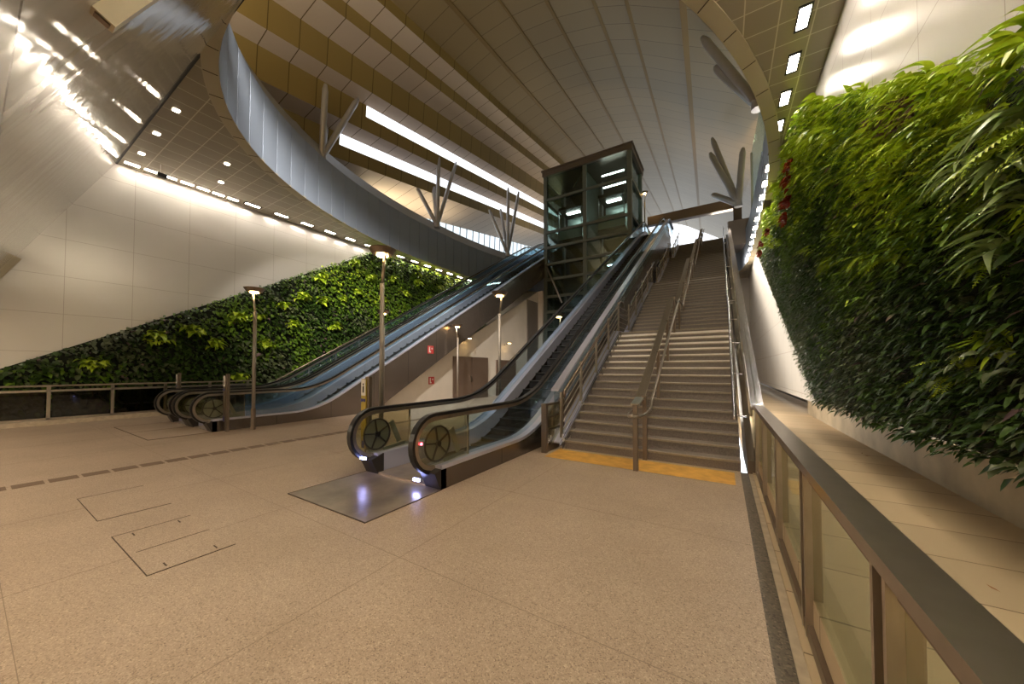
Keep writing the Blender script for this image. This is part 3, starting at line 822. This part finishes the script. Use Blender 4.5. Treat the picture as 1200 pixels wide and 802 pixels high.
# blue lamp and red indicator on the right escalator
MB().box(-3.55, 3.22, .10, -3.44, 3.25, .13).build('blue_lamp', M['led_blue'], e0)
MB().box(-4.56, 3.12, .27, -4.44, 3.15, .30).build('blue_lamp', M['led_blue'], e0)
MB().disc((-3.27, 3.10, .64), .018, .01, 'x', 10).build('red_indicator', M['led_red'], e0)
# coping along the outer right side
t = thing('parapet_coping', 'bright steel coping running up between the right escalator and the stairs', 'coping', (-3.0, 6.6, 0))
ys = samples(6.55, 27.4)
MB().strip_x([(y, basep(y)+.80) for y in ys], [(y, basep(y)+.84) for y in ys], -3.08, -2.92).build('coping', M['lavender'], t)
MB().strip_x([(y, basep(y)+.25) for y in ys], [(y, basep(y)+.80) for y in ys], -3.01, -2.995).build('glass_panel', M['bal_glass'], t)

# ------------------------------------------------------------------ glass lift shaft
LX0, LX1, LY0, LY1, LZ = -10.85, -4.92, 22.3, 25.5, 15.95
t = thing('lift_shaft', 'tall green-tinted glass lift shaft with steel frame standing between the escalators', 'lift', ((LX0+LX1)/2, LY0, 0))
XM = (LX0+LX1)/2
for (x, y) in ((LX0, LY0), (XM, LY0), (LX1, LY0), (LX0, LY1), (XM, LY1), (LX1, LY1)):
    MB().box(x-.13, y-.13, 0, x+.13, y+.13, LZ-.4).build('post', M['elev_frame'], t)
for z in (13.8, 11.42, 10.3, 9.1, 8.0, 6.75, 5.65, 4.4, 3.2, 1.9):
    mb = MB(); h = .09
    mb.box(LX0-.05, LY0-.17, z-h, LX1+.05, LY0-.02, z+h); mb.box(LX1+.02, LY0, z-h, LX1+.15, LY1, z+h); mb.box(LX0-.15, LY0, z-h, LX0-.02, LY1, z+h)
    mb.build('transom', M['elev_frame'], t)
mb = MB(); mb.box(LX0-.2, LY0-.22, LZ-.4, LX1+.2, LY1+.2, LZ-.02); mb.build('roof_band', M['elev_top'], t)
MB().box(LX0-.26, LY0-.28, LZ-.06, LX1+.26, LY1+.26, LZ+.05).build('roof_edge', M['elev_top'], t)
MB().box(LX0, LY0-.03, .1, LX1, LY0-.01, LZ-.4).build('front_glass', M['elev_glass'], t)
MB().box(LX1+.0, LY0, .1, LX1+.02, LY1, LZ-.4).build('side_glass', M['elev_glass'], t)
MB().box(LX0-.02, LY0, .1, LX0, LY1, LZ-.4).build('side_glass', M['elev_glass'], t)
MB().box(LX0, LY1-.05, 0, LX1, LY1, LZ-.5).build('rear_wall', M['dark_steel'], t)
mb = MB().box(XM-.05, LY0+.2, 0, XM+.05, LY1, LZ-.5); mb.build('divider', M['elev_frame'], t)
for x in (LX0+.5, XM-.5, XM+.5, LX1-.5):
    MB().box(x-.06, LY1-.9, 0, x+.06, LY1-.8, LZ-.6).build('guide_rail', M['strut'], t)
def brace(x0, x1, z0, z1): MB().bar((x0, LY0+.1, z0), (x1, LY0+.1, z1), .08).build('brace', M['elev_frame'], t)
brace(LX0, LX0+1.0, 15.2, 14.0); brace(XM, XM+.9, 15.4, 14.0); brace(XM, XM-.9, 15.4, 14.3)
MB().tube([(LX0+.05, LY0-.25, 9.15), (LX0+1.35, LY0-.3, 6.2)], .06, 8).build('diagonal_stay', M['strut'], t, smooth=True)
# cars and machinery seen through the glass
for k, (xa, z) in enumerate(((LX0+.7, 10.95), (XM+.7, 11.1))):
    c = thing('lift_car', 'pale lift car behind the %s half of the shaft glass' % ('left' if k == 0 else 'right'), 'lift car', (xa+.9, LY0+1.6, z), 'lift cars in the glass shaft')
    zz = z
    MB().box(xa, LY0+.6, zz-.15, xa+1.8, LY0+2.4, zz).build('platform', M['dark_steel'], c)
    MB().box(xa, LY0+.6, zz+2.2, xa+1.8, LY0+2.4, zz+2.4).build('roof', M['dark_steel'], c)
    MB().box(xa, LY0+.6, zz, xa+1.8, LY0+.63, zz+.9).build('lower_panel', M['cab'], c)
    MB().box(xa+.05, LY0+2.3, zz, xa+1.75, LY0+2.35, zz+2.2).build('doors', M['cab'], c)
    for q in (0, 1):
        MB().box(xa+(0 if q == 0 else 1.74), LY0+.6, zz, xa+(.06 if q == 0 else 1.8), LY0+.66, zz+2.2).build('corner_post', M['strut'], c)
    MB().box(xa+.4, LY0+1.2, zz+2.14, xa+1.4, LY0+1.5, zz+2.18).build('ceiling_lamp', M['tube'], c)
for k, (x, z, w) in enumerate(((XM+.9, 14.95, 'highest'), (XM+1.0, 14.1, 'second highest'), (XM+1.25, 8.65, 'lowest'))):
    tt = thing('tube_light', 'white tube light glowing inside the lift shaft, %s of the three' % w, 'light', (x, LY0+.9, z), 'tube lights inside the lift shaft')
    MB().tube([(x, LY0+.9, z), (x+1.5, LY0+.9, z)], .05, 8).build('tube', M['tube'], tt)
    MB().box(x, LY0+.87, z+.05, x+1.5, LY0+.93, z+.12).build('batten', M['dark_steel'], tt)
for k, (xa, z) in enumerate(((LX0+.6, 7.2), (XM+.4, 6.3))):
    c = tag(MB().box(xa, LY0+1.6, z, xa+1.7, LY0+1.9, z+1.3).build('counterweight', M['grey_panel'], None, base=(xa, LY0+1.6, z)), 'dark lift counterweight hanging low in the %s side of the shaft' % ('left' if k == 0 else 'right'), 'counterweight', 'lift counterweights')

# portal beam and column at the head of the stairs
f = MB().box(-4.9, 28.2, 12.85, 1.25, 28.6, 13.5); struct('beam_portal', f, M['bronze'])
f = MB().box(-4.9, 28.25, 12.80, .75, 28.6, 12.86); struct('beam_portal_reflected_light', f, M['lavender'])  # lavender plate paints in the light reflected on the beam's underside
f = MB().box(.75, 28.0, ZU, 1.25, 28.6, 13.1); struct('column_portal', f, M['dark_steel'])
f = MB().box(.42, 26.6, 9.7, XR, 28.6, ZU+.35); struct('wall_stair_head', f, M['grey_panel'])
f = MB().box(-15.5, YE+.06, ZS, 1.6, YE+.2, ZU-.02); struct('wall_upper_edge', f, M['fascia'])

# ------------------------------------------------------------------ wall, doors and signs under the left escalators
f = MB(); xs = -11.3
f.prism_x([(8.6, 0), (22.0, 0), (22.0, 7.2), (8.6, basep(8.6)-1.0)], xs-.15, xs); struct('wall_under_escalator', f, M['paint_white'])
f = MB().box(-16, 22.0, 0, -11.0, 22.2, 7.2); struct('wall_under_landing', f, M['paint_white'])
d = thing('door_1', 'brown double metal door under the left escalator', 'door', (xs, 12.8, 0)); d['kind'] = 'structure'
MB().box(xs, 12.75, 0, xs+.05, 14.2, 2.2).build('leaf', M['door'], d); MB().box(xs, 14.22, 0, xs+.05, 15.65, 2.2).build('leaf', M['door'], d)
MB().box(xs+.05, 14.05, .95, xs+.1, 14.15, 1.2).build('handle', M['steel'], d)
d = thing('door_2', 'brown metal cabinet door farther under the left escalator', 'door', (xs, 16.6, 0)); d['kind'] = 'structure'
MB().box(xs, 16.5, 0, xs+.05, 18.7, 2.1).build('leaf', M['door'], d)
f = MB().box(xs, 20.2, 0, xs+.06, 21.7, 6.3); struct('door_3', f, M['grey_panel'])
for k, (y, z, x, w) in enumerate(((10.85, 2.42, -10.9, 'upper one on the dark cladding'), (11.3, 1.05, xs, 'lower one on the white wall'))):
    t = thing('fire_sign', 'small red fire equipment sign, ' + w, 'sign', (x, y, z), 'red fire signs under the left escalator')
    MB().box(x, y-.17, z-.17, x+.02, y+.17, z+.17).build('plate', M['red'], t)
    mb = MB(); mb.box(x+.02, y-.11, z-.12, x+.024, y-.05, z+.12); mb.box(x+.02, y-.05, z-.12, x+.024, y+.0, z-.07)
    mb.disc((x+.02, y+.07, z+.05), .04, .004, 'x', 12); mb.build('symbol', M['sign_white'], t)
for k, y in enumerate((13.6, 17.4)):
    t = thing('wall_spotlight', 'small warm wall light above the %s door under the left escalator' % ('double' if k == 0 else 'farther'), 'light', (xs, y, 3.1), 'warm wall lights under the left escalator')
    MB().tube([(xs, y, 3.0), (xs+.35, y, 3.15)], .015, 6).build('arm', M['dark_steel'], t)
    MB().box(xs+.3, y-.1, 3.12, xs+.45, y+.1, 3.17).build('head', M['dark_steel'], t)
    MB().box(xs+.32, y-.08, 3.105, xs+.43, y+.08, 3.12).build('lens', M['lamp_warm'], t)

# ------------------------------------------------------------------ lamp posts
def lamp(x, y, h, sd, label, gz=0.0):
    t = thing('lamp_post', label, 'lamp post', (x, y, gz), 'slender lamp posts beside the escalators')
    MB().tube([(x, y, gz), (x, y, gz+.55)], .055, 10).build('pole_base', M['bronze'], t, smooth=False)
    MB().tube([(x, y, gz+.5), (x, y, gz+h-.62)], .042, 10).build('pole', M['pole'], t, smooth=True)
    MB().tube([(x, y, gz+h-.64), (x+sd*.10, y-.02, gz+h-.1)], .028, 8).build('arm', M['steel'], t, smooth=True)
    hd = MB().disc((x+sd*.02, y-.02, gz+h-.1), .17, .1, 'z', 20, .24).build('lamp_head', M['bronze'], t)
    MB().disc((x+sd*.02, y-.02, gz+h-.125), .10, .024, 'z', 20).build('lens', M['lamp_warm'], hd)
    return t
lamp(-10.5, 4.08, 3.72, -1, 'tall slender lamp post beside the newels of the left escalators')
lamp(-5.30, 4.05, 3.78, 1, 'tallest-looking lamp post behind the left newel of the right escalator')
lamp(-5.42, 8.1, 3.78, 1, 'lamp post in front of the double doors, beside the right escalator')
lamp(-10.55, 12.25, 3.65, -1, 'lamp post standing by the white wall left of the double doors')
lamp(-10.5, 8.1, 3.7, -1, 'lamp post hidden behind the tallest-looking one, beside the left escalator')
lamp(-5.4, 12.2, 3.7, 1, 'lamp post seen beyond the right escalator handrail near the lift')
lamp(-4.75, 26.3, 3.6, 1, 'lamp post on the upper floor beside the lift', ZU)

# pictogram posts
def pict(x, y, label, pm='sign_yellow'):
    t = thing('pictogram_post', label, 'sign post', (x, y, 0), 'escalator safety sign posts')
    MB().box(x-.05, y-.03, 0, x+.05, y+.03, 1.46).build('post', M['bronze'], t)
    pn = MB().box(x-.13, y-.05, .25, x-.005, y-.032, 1.42).build('panel', M[pm], t)
    MB().box(x-.125, y-.055, 1.14, x-.01, y-.05, 1.41).build('top_label', M['sign_white'], pn)
    mb = MB(); mb.disc((x-.068, y-.056, 1.33), .018, -.003, 'y', 12); mb.box(x-.085, y-.06, 1.19, x-.05, y-.055, 1.30); mb.build('figure', M['black'], pn)
    mb = MB()
    for q in (-.032, .032): mb.disc((x-.067+q, y-.056, 1.06), .03, -.003, 'y', 14)
    mb.box(x-.1, y-.056, .26, x-.035, y-.051, .38); mb.build('prohibition_marks', M['sign_blue'], pn)
pict(-5.12, 3.66, 'pictogram post with yellow strip behind the left newel of the right escalator')
pict(-10.72, 3.6, 'dark pictogram post at the near newel of the left escalators', 'bronze')
pict(-14.35, 3.6, 'pictogram post on the far side of the left escalators', 'bronze')

# ------------------------------------------------------------------ planted walls
def zline(y): return 4.0+.578*(y-4.4)
def leaf_mesh(name, pts, dirs, ups, length, width, shade, mats, midx):
    """one mesh of many bent leaves (arrays of n)"""
    n = len(pts)
    d = dirs/np.linalg.norm(dirs, axis=1, keepdims=True)
    s_ = np.cross(d, ups); s_ /= np.linalg.norm(s_, axis=1, keepdims=True)+1e-9
    u = np.cross(s_, d)
    L_ = length[:, None]; Wd = width[:, None]
    dn = np.array([[0, 0, -1.0]])
    c0 = pts; c1 = pts+d*L_*.38+u*L_*.06; c2 = pts+d*L_*.74+dn*L_*.10; c3 = pts+d*L_*.98+dn*L_*.26
    V = np.stack([c0, c1-s_*Wd*.5+u*Wd*.12, c1, c1+s_*Wd*.5+u*Wd*.12, c2-s_*Wd*.36+u*Wd*.08, c2, c2+s_*Wd*.36+u*Wd*.08, c3], 1).reshape(-1, 3)
    F3 = np.array([[0, 2, 1], [0, 3, 2], [4, 5, 7], [5, 6, 7]]); F4 = np.array([[1, 2, 5, 4], [2, 3, 6, 5]])
    base = (np.arange(n)*8)[:, None, None]
    f3 = (F3[None]+base).reshape(-1, 3); f4 = (F4[None]+base).reshape(-1, 4)
    me = bpy.data.meshes.new(name)
    nl = f3.size+f4.size; nf = len(f3)+len(f4)
    me.vertices.add(len(V)); me.vertices.foreach_set('co', V.astype(np.float32).ravel())
    me.loops.add(nl); me.loops.foreach_set('vertex_index', np.concatenate([f3.ravel(), f4.ravel()]).astype(np.int32))
    me.polygons.add(nf)
    ls = np.concatenate([np.arange(len(f3))*3, f3.size+np.arange(len(f4))*4]).astype(np.int32)
    me.polygons.foreach_set('loop_start', ls)
    mi = np.concatenate([np.repeat(midx, 4), np.repeat(midx, 2)]).astype(np.int32)
    for m_ in mats: me.materials.append(m_)
    me.polygons.foreach_set('material_index', mi)
    me.update(calc_edges=True)
    at = me.attributes.new('shade_of_leaf', 'FLOAT', 'POINT'); at.data.foreach_set('value', np.repeat(shade, 8).astype(np.float32))
    me.polygons.foreach_set('use_smooth', [True]*nf)
    return me
def vnoise(y, z, s_, seed):
    r = np.random.default_rng(seed); out = np.zeros_like(y)
    for k in range(6):
        a, b, c = r.normal(0, 1, 3); out += np.sin((y*a+z*b)*s_*(1+.35*k)+c*5)/(1+.3*k)
    return out/3.0
def carpet(name, x_face, sgn, y, z, depth, lmin, lmax, label, base, top_boost, wr=.42):
    n = len(y)
    hd = RNG.random(n)
    x = x_face+sgn*(.03+depth*hd*(np.clip(1.25-.05*y, .35, 1) if sgn < 0 else 1))
    pts = np.stack([x, y, z], 1)
    d = np.stack([sgn*(.55+.5*RNG.random(n)), RNG.normal(0, .55, n), -.15-.9*RNG.random(n)+.35*hd], 1)
    ups = np.stack([np.full(n, sgn*.5), RNG.normal(0, .25, n), np.full(n, 1.0)], 1)
    ln = RNG.uniform(lmin, lmax, n); wd = ln*RNG.uniform(wr*.7, wr*1.25, n)
    # species patches
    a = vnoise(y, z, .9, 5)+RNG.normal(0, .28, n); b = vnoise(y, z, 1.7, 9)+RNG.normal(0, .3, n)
    rel = top_boost(y, z)            # 0 at the bottom of the bed, 1 at its top edge: paler leaves high up paint in the soffit lights' wash
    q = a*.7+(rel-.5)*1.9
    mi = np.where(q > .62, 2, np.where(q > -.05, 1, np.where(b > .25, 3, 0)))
    mi = np.where(RNG.random(n) < .015, 4, mi)
    sh = np.clip(RNG.normal(.5, .22, n), 0, 1)
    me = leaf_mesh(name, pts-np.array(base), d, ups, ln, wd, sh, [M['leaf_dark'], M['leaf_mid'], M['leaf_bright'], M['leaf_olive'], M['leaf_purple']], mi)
    o = bpy.data.objects.new(name, me); COL.objects.link(o); o.location = base
    return tag(o, label, 'foliage', None, 'stuff')

# right bed: parallelogram in (y,z)
def rlow(y): return np.where(y < 10, .86, .86+(y-10)*.525)
def rhigh(y): return np.minimum(8.3, 4.0+.578*(y-4.4)+.25)
def sample_region(n, ylo, yhi, lowf, highf, dens=lambda y: np.ones_like(y)):
    Y, Z = [], []; tot = 0
    while tot < n:
        y = RNG.uniform(ylo, yhi, n); z = RNG.uniform(.3, 8.5, n); k = RNG.random(n) < dens(y)
        ok = (z > lowf(y)) & (z < highf(y)) & k; Y.append(y[ok]); Z.append(z[ok]); tot += ok.sum()
    return np.concatenate(Y)[:n], np.concatenate(Z)[:n]
bed = MB()
bed.prism_x([(.2, .86), (9.8, .86), (24.1, 8.3), (11.9, 8.3), (4.4, 4.0), (.2, 1.6)], XR-.10, XR); b0 = bed.build('planting_bed', M['soil'], None, base=(XR, 4, .86))
tag(b0, 'dark felt bed behind the plants of the right green wall', 'planting bed')
yy, zz = sample_region(34000, .8, 24, rlow, rhigh, lambda y: np.clip(1.25-.05*y, .25, 1))
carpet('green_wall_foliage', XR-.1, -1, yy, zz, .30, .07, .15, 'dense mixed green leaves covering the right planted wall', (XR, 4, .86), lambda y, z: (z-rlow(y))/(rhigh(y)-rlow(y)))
def llow(y): return np.where(y < 9.5, .25, .25+(y-9.5)*.2)
def lhigh(y): return np.minimum(8.3, 1.6+1.6+.0*y+ .578*(y-2.9)-.25)
bed = MB(); bed.prism_x([(-3, .14), (28, .14), (28, 8.3), (12.45, 8.3), (-1.85, .2)], XL, XL+.1)
b1 = bed.build('planting_bed', M['soil'], None, base=(XL, 4, .3)); tag(b1, 'dark felt bed behind the plants of the left green wall', 'planting bed')
def lhigh2(y): return np.minimum(8.3, zline(y)-.2)
yy, zz = sample_region(32000, -2.5, 27, lambda y: np.full_like(y, .3), lhigh2)
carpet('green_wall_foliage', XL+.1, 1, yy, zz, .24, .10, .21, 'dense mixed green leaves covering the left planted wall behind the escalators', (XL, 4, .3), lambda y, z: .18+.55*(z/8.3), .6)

# individual plants: ferns
def fern_frond(length, nleaf, droop, width):
    mb_v, mb_f = [], []
    P = []
    for k in range(nleaf+1):
        t_ = k/nleaf; P.append(Vector((t_*length, 0, length*(.28*math.sin(t_*2.2)-droop*t_*t_))))
    for k in range(1, nleaf):
        t_ = k/nleaf; d = (P[k+1]-P[k-1]).normalized(); wl = width*math.sin(PI*min(1, t_*.93+.07))**.7
        for sd in (-1, 1):
            out = (Vector((.45*d.x, sd*1.0, .45*d.z-.12))).normalized()
            n = len(mb_v); a = P[k]; hw = length/nleaf*.46
            mb_v += [a-d*hw, a+d*hw, a+out*wl*.6+d*hw*1.1, a+out*wl, a+out*wl*.6-d*hw*.4]
            mb_f.append((n, n+1, n+2, n+3, n+4))
    n = len(mb_v)
    for k, p_ in enumerate(P): mb_v += [p_+Vector((0, -.004, 0)), p_+Vector((0, .004, 0))]
    for k in range(len(P)-1): mb_f.append((n+2*k, n+2*k+1, n+2*k+3, n+2*k+2))
    return mb_v, mb_f
def long_leaf(length, width, droop):
    v, f_ = [], []; n = 9
    for k in range(n+1):
        t_ = k/n; w = width*math.sin(PI*min(1, t_**.8*.97+.03))*.5+.002
        z = length*(.30*math.sin(t_*2)-droop*t_*t_); x = length*t_*(1-.18*t_)
        v += [Vector((x, -w, z+w*.35)), Vector((x, 0, z)), Vector((x, w, z+w*.35))]
    for k in range(n):
        a = 3*k; f_ += [(a, a+1, a+4, a+3), (a+1, a+2, a+5, a+4)]
    return v, f_
def mesh_of(name, vf, mat, shade):
    me = bpy.data.meshes.new(name); me.from_pydata([tuple(p_) for p_ in vf[0]], [], vf[1]); me.materials.append(mat)
    at = me.attributes.new('shade_of_leaf', 'FLOAT', 'POINT'); at.data.foreach_set('value', [shade]*len(vf[0]))
    me.polygons.foreach_set('use_smooth', [True]*len(me.polygons)); me.update(); return me
FERNS = [mesh_of('frond', fern_frond(.75, 26, .75, .11), M['leaf_bright'], .35+.2*k) for k in range(3)]+[mesh_of('frond', fern_frond(.62, 22, .9, .09), M['leaf_mid'], .8)]
LONGS = [mesh_of('leaf', long_leaf(.5, .09, .85), M['leaf_long'], .3+.25*k) for k in range(3)]
REDS = [mesh_of('leaf', long_leaf(.22, .10, .6), M['leaf_red'], .2+.3*k) for k in range(3)]
PURP = [mesh_of('leaf', long_leaf(.20, .05, .4), M['leaf_purple'], .3+.3*k) for k in range(3)]
BROAD = [mesh_of('leaf', long_leaf(.24, .13, .6), M['leaf_bright'], .2+.3*k) for k in range(3)]
NARR = [mesh_of('leaf', long_leaf(.26, .055, .75), M['leaf_bright'], .15+.3*k) for k in range(3)]
OLIV = [mesh_of('leaf', long_leaf(.30, .14, .7), M['leaf_olive'], .3+.3*k) for k in range(3)]
rn = random.Random(21)
def plant(kind, meshes, n, x, y, z, sgn, sc, label, group, part, up=.35, spread=1.2):
    t = thing(kind, label, 'plant', (x, y, z), group)
    for k in range(n):
        o = bpy.data.objects.new(part, meshes[rn.randrange(len(meshes))]); COL.objects.link(o); o.parent = t
        az = (0 if sgn > 0 else PI)+rn.uniform(-spread, spread)
        o.rotation_euler = (rn.uniform(-.4, .4), rn.uniform(-up-.5, .35-up), az)
        o.location = (sgn*.02, rn.uniform(-.12, .12)*sc, rn.uniform(-.1, .1)*sc)
        s_ = sc*rn.uniform(.75, 1.15); o.scale = (s_, s_, s_)
    return t
XG = XR-.2
def where(y, z):
    r = (z-float(rlow(np.array(y))))/(float(rhigh(np.array(y)))-float(rlow(np.array(y))))
    return r
# large ferns on the right wall, listed row by row
k = 0
FSP = [(2.9, 3.05, 1.0), (3.3, 3.35, 1.0), (3.75, 3.5, 1.05), (4.3, 3.95, 1.1), (4.8, 4.2, 1.0), (5.4, 4.45, 1.0), (6.1, 4.9, 1.05), (6.8, 5.3, 1.0), (7.6, 5.8, 1.05), (8.4, 6.3, 1.1), (9.3, 6.8, 1.1), (10.2, 7.3, 1.1), (11.2, 7.7, 1.1), (12.4, 7.9, 1.1), (13.8, 7.9, 1.2)]
for y, z, sc in FSP:
    plant('fern', FERNS[:3], 13, XG, y, z-.40, -1, sc*.62, 'bright green fern along the top edge of the right planted wall, %s from the camera' % ORD[k], 'ferns along the top of the right green wall', 'frond', .25, 1.5); k += 1
k = 0
for y, z, sc in [(4.0, 3.0, 1.0), (4.9, 3.4, 1.0), (4.1, 2.5, .8), (5.9, 3.9, .9), (6.9, 4.4, .9), (5.6, 2.9, 1.0), (7.8, 5.0, 1.0), (4.6, 1.6, .8), (9.0, 5.6, 1.0), (8.2, 3.6, .9), (10.5, 6.3, 1.0), (12.0, 6.6, 1.0), (6.6, 3.2, .95), (9.8, 4.3, .9), (14.0, 6.6, 1.1), (16, 7.2, 1.2)]:
    plant('fern', FERNS, 12, XG, y, z-.1, -1, sc*.6, 'drooping fern within the right planted wall, %s counted from the camera' % ORD[k], 'ferns within the right green wall', 'frond', .2, 1.4); k += 1
k = 0
for y, z, sc in [(3.55, 3.15, .7), (3.75, 2.9, .75), (3.5, 2.6, .7), (4.05, 3.1, .65), (3.8, 2.4, .65)]:
    plant('broad_leaf_plant', LONGS, 11, XG-.14, y, z, -1, sc, 'long pale-leaved plant at the near end of the right planted wall, %s' % ORD[k], 'long-leaved plants at the near end of the right green wall', 'leaf', .3, 1.3); k += 1
k = 0
for y, z, sc in [(11.6, 6.55, 1.2), (11.9, 6.1, 1.2), (11.4, 6.9, 1.0), (12.3, 5.8, 1.1), (16.5, 6.9, 1.1), (19.0, 7.2, 1.2), (19.4, 6.9, 1.2)]:
    plant('red_leaf_plant', REDS, 20, XG-.22, y, z, -1, sc, 'red-leaved plant among the green on the right wall, %s counted from the stairs foot' % ORD[k], 'red-leaved plants on the right green wall', 'leaf', .3, 1.4); k += 1
k = 0
for y, z, sc in [(5.2, 4.2, 1.2), (5.6, 4.4, 1.2), (6.0, 4.6, 1.2)]:
    plant('purple_leaf_plant', PURP, 34, XG-.1, y, z, -1, sc, 'purple-brown small-leaved plant at the top edge of the right planted wall, %s from the camera' % ORD[k], 'purple plants on the right green wall', 'leaf', .8, 1.5); k += 1
k = 0
for q in range(22):
    y = 3.2+rn.random()*5.5; z = rn.uniform(1.0, 3.6)
    plant('shade_plant', OLIV, 10, XG, y, z, -1, rn.uniform(.5, .75), 'grey-green leafy plant low on the right planted wall', 'grey-green plants low on the right green wall', 'leaf', .25, 1.3); k += 1
for q in range(34):
    y = rn.uniform(3.0, 9.5); hi_ = float(rhigh(np.array(y))); z = hi_-.1-rn.random()**1.5*2.4
    plant('leafy_plant', NARR, 22, XG-.02, y, z, -1, rn.uniform(.8, 1.2), 'yellow-green narrow-leaved plant in the upper near part of the right planted wall', 'narrow-leaved plants in the upper near part of the right green wall', 'leaf', .5, 1.4)
for q in range(50):  # extra bright plants stand in for the light row's glow up here
    y = rn.uniform(8, 20); lo_, hi_ = float(rlow(np.array(y))), float(rhigh(np.array(y))); z = hi_-rn.random()**1.4*(hi_-lo_)*.5
    plant('leafy_plant', BROAD, 14, XG-.05, y, z, -1, rn.uniform(.8, 1.2), 'added bright yellow-green leafy plant standing in for light glow high on the right planted wall', 'added bright leafy plants standing in for light glow high on the right green wall', 'leaf', .4, 1.4)
# left wall clumps of bright leaves
cl = [(3.6, 2.6), (4.6, 3.0), (5.2, 2.5), (6.6, 3.7), (7.6, 4.4), (8.0, 3.6), (8.4, 4.9), (9.4, 4.9), (10.4, 5.2), (11.2, 5.7), (12.0, 6.6), (12.8, 5.6), (13.5, 6.9), (14.6, 6.2), (15.5, 7.1), (16.5, 6.3), (17.5, 7.2), (6.0, 1.2), (18.5, 6.6), (19.5, 7.4), (7.0, 2.6), (5.9, 3.6), (10.0, 3.7), (2.2, 1.7), (21, 7.3), (22.5, 7.5), (9.2, 6.0), (11.0, 7.2)]
for k, (y, z) in enumerate(cl):
    z = min(z, float(lhigh2(np.array(y)))-.25)
    plant('leafy_plant', BROAD, 26, XL+.3, y, z, 1, rn.uniform(1.2, 1.7), 'bright green leafy clump on the left planted wall, %s counted from the left' % ORD[k], 'bright leafy clumps on the left green wall', 'leaf', .2, 1.4)

# ------------------------------------------------------------------ light
def area(name, loc, rot, sx, sy, power, col):
    l = bpy.data.lights.new(name, 'AREA'); l.shape = 'RECTANGLE'; l.size = sx; l.size_y = sy; l.energy = power; l.color = col
    o = bpy.data.objects.new(name, l); COL.objects.link(o); o.location = loc; o.rotation_euler = rot; return o
# added unseen area lights above the upper floor that brighten the roof
for (x, y, sx, sy, e) in ((3.6, 9, 1.2, 4, 260), (3.6, 17, 1.2, 4, 260), (3.6, 25, 1.2, 4, 260), (-14, 31, 3, 1.2, 120), (1, 31, 3, 1.2, 120), (-11, .9, 5, 1, 300), (-3, .9, 5, 1, 420), (-17.8, 5, .8, 4, 60), (-18.3, 17, .8, 8, 110)):
    area('roof_fill_light', (x, y, ZU+.6), (PI, 0, 0), sx, sy, e, (1, .80, .50))
# added unseen spots above the near rim, filling the hall with light
for (x, y) in ((-8.5, 2.0), (-5.5, 2.0)):
    l = bpy.data.lights.new('added_spot', 'SPOT'); l.energy = 7500; l.spot_size = math.radians(84); l.spot_blend = .8; l.shadow_soft_size = .35; l.color = (1, .92, .82)
    o = bpy.data.objects.new('added_spot', l); COL.objects.link(o); o.location = (x, y, 11.9)
    d = Vector((x-5.5, 9.5, 0.0))-Vector(o.location); o.rotation_euler = d.to_track_quat('-Z', 'Y').to_euler()
# added strip light hidden behind the stair stringer to brighten the white panel opposite
l = bpy.data.lights.new('panel_fill_light', 'AREA'); l.shape = 'RECTANGLE'; l.size = .25; l.size_y = 19; l.energy = 240; l.color = (1, .90, .76)
o = bpy.data.objects.new('panel_fill_light', l); COL.objects.link(o); o.location = (.47, 18.4, 4.5)
from mathutils import Matrix
zx = Vector((-1, 0, .12)).normalized(); yy_ = Vector((0, math.cos(math.radians(26.4)), math.sin(math.radians(26.4)))); xx_ = yy_.cross(zx).normalized(); yy_ = zx.cross(xx_)
o.rotation_euler = Matrix((xx_, yy_, zx)).transposed().to_euler()
w = bpy.data.worlds.new('sky'); SC.world = w; w.use_nodes = True
nt = w.node_tree; bg = nt.nodes['Background']
bg.inputs[0].default_value = (.88, .93, 1.0, 1); bg.inputs[1].default_value = 1.35

# ------------------------------------------------------------------ camera
cam = bpy.data.cameras.new('camera'); co = bpy.data.objects.new('camera', cam); COL.objects.link(co); SC.camera = co
cam.sensor_width = 36; cam.lens = 12.0; cam.clip_end = 300; cam.clip_start = .05
pitch = math.radians(1.4)
co.location = (0, 0, 1.6); co.rotation_euler = (PI/2+pitch, 0, math.radians(31.7))
cam.shift_y = 21.2/1200
SC.view_settings.view_transform = 'Standard'; SC.view_settings.look = 'None'; SC.view_settings.gamma = 1; SC.view_settings.exposure = 0.75
SC.view_settings.use_curve_mapping = False
SC.cycles.use_denoising = True; SC.cycles.max_bounces = 8; SC.cycles.transparent_max_bounces = 16
SC.cycles.sample_clamp_indirect = 8; SC.cycles.caustics_reflective = False; SC.cycles.caustics_refractive = False
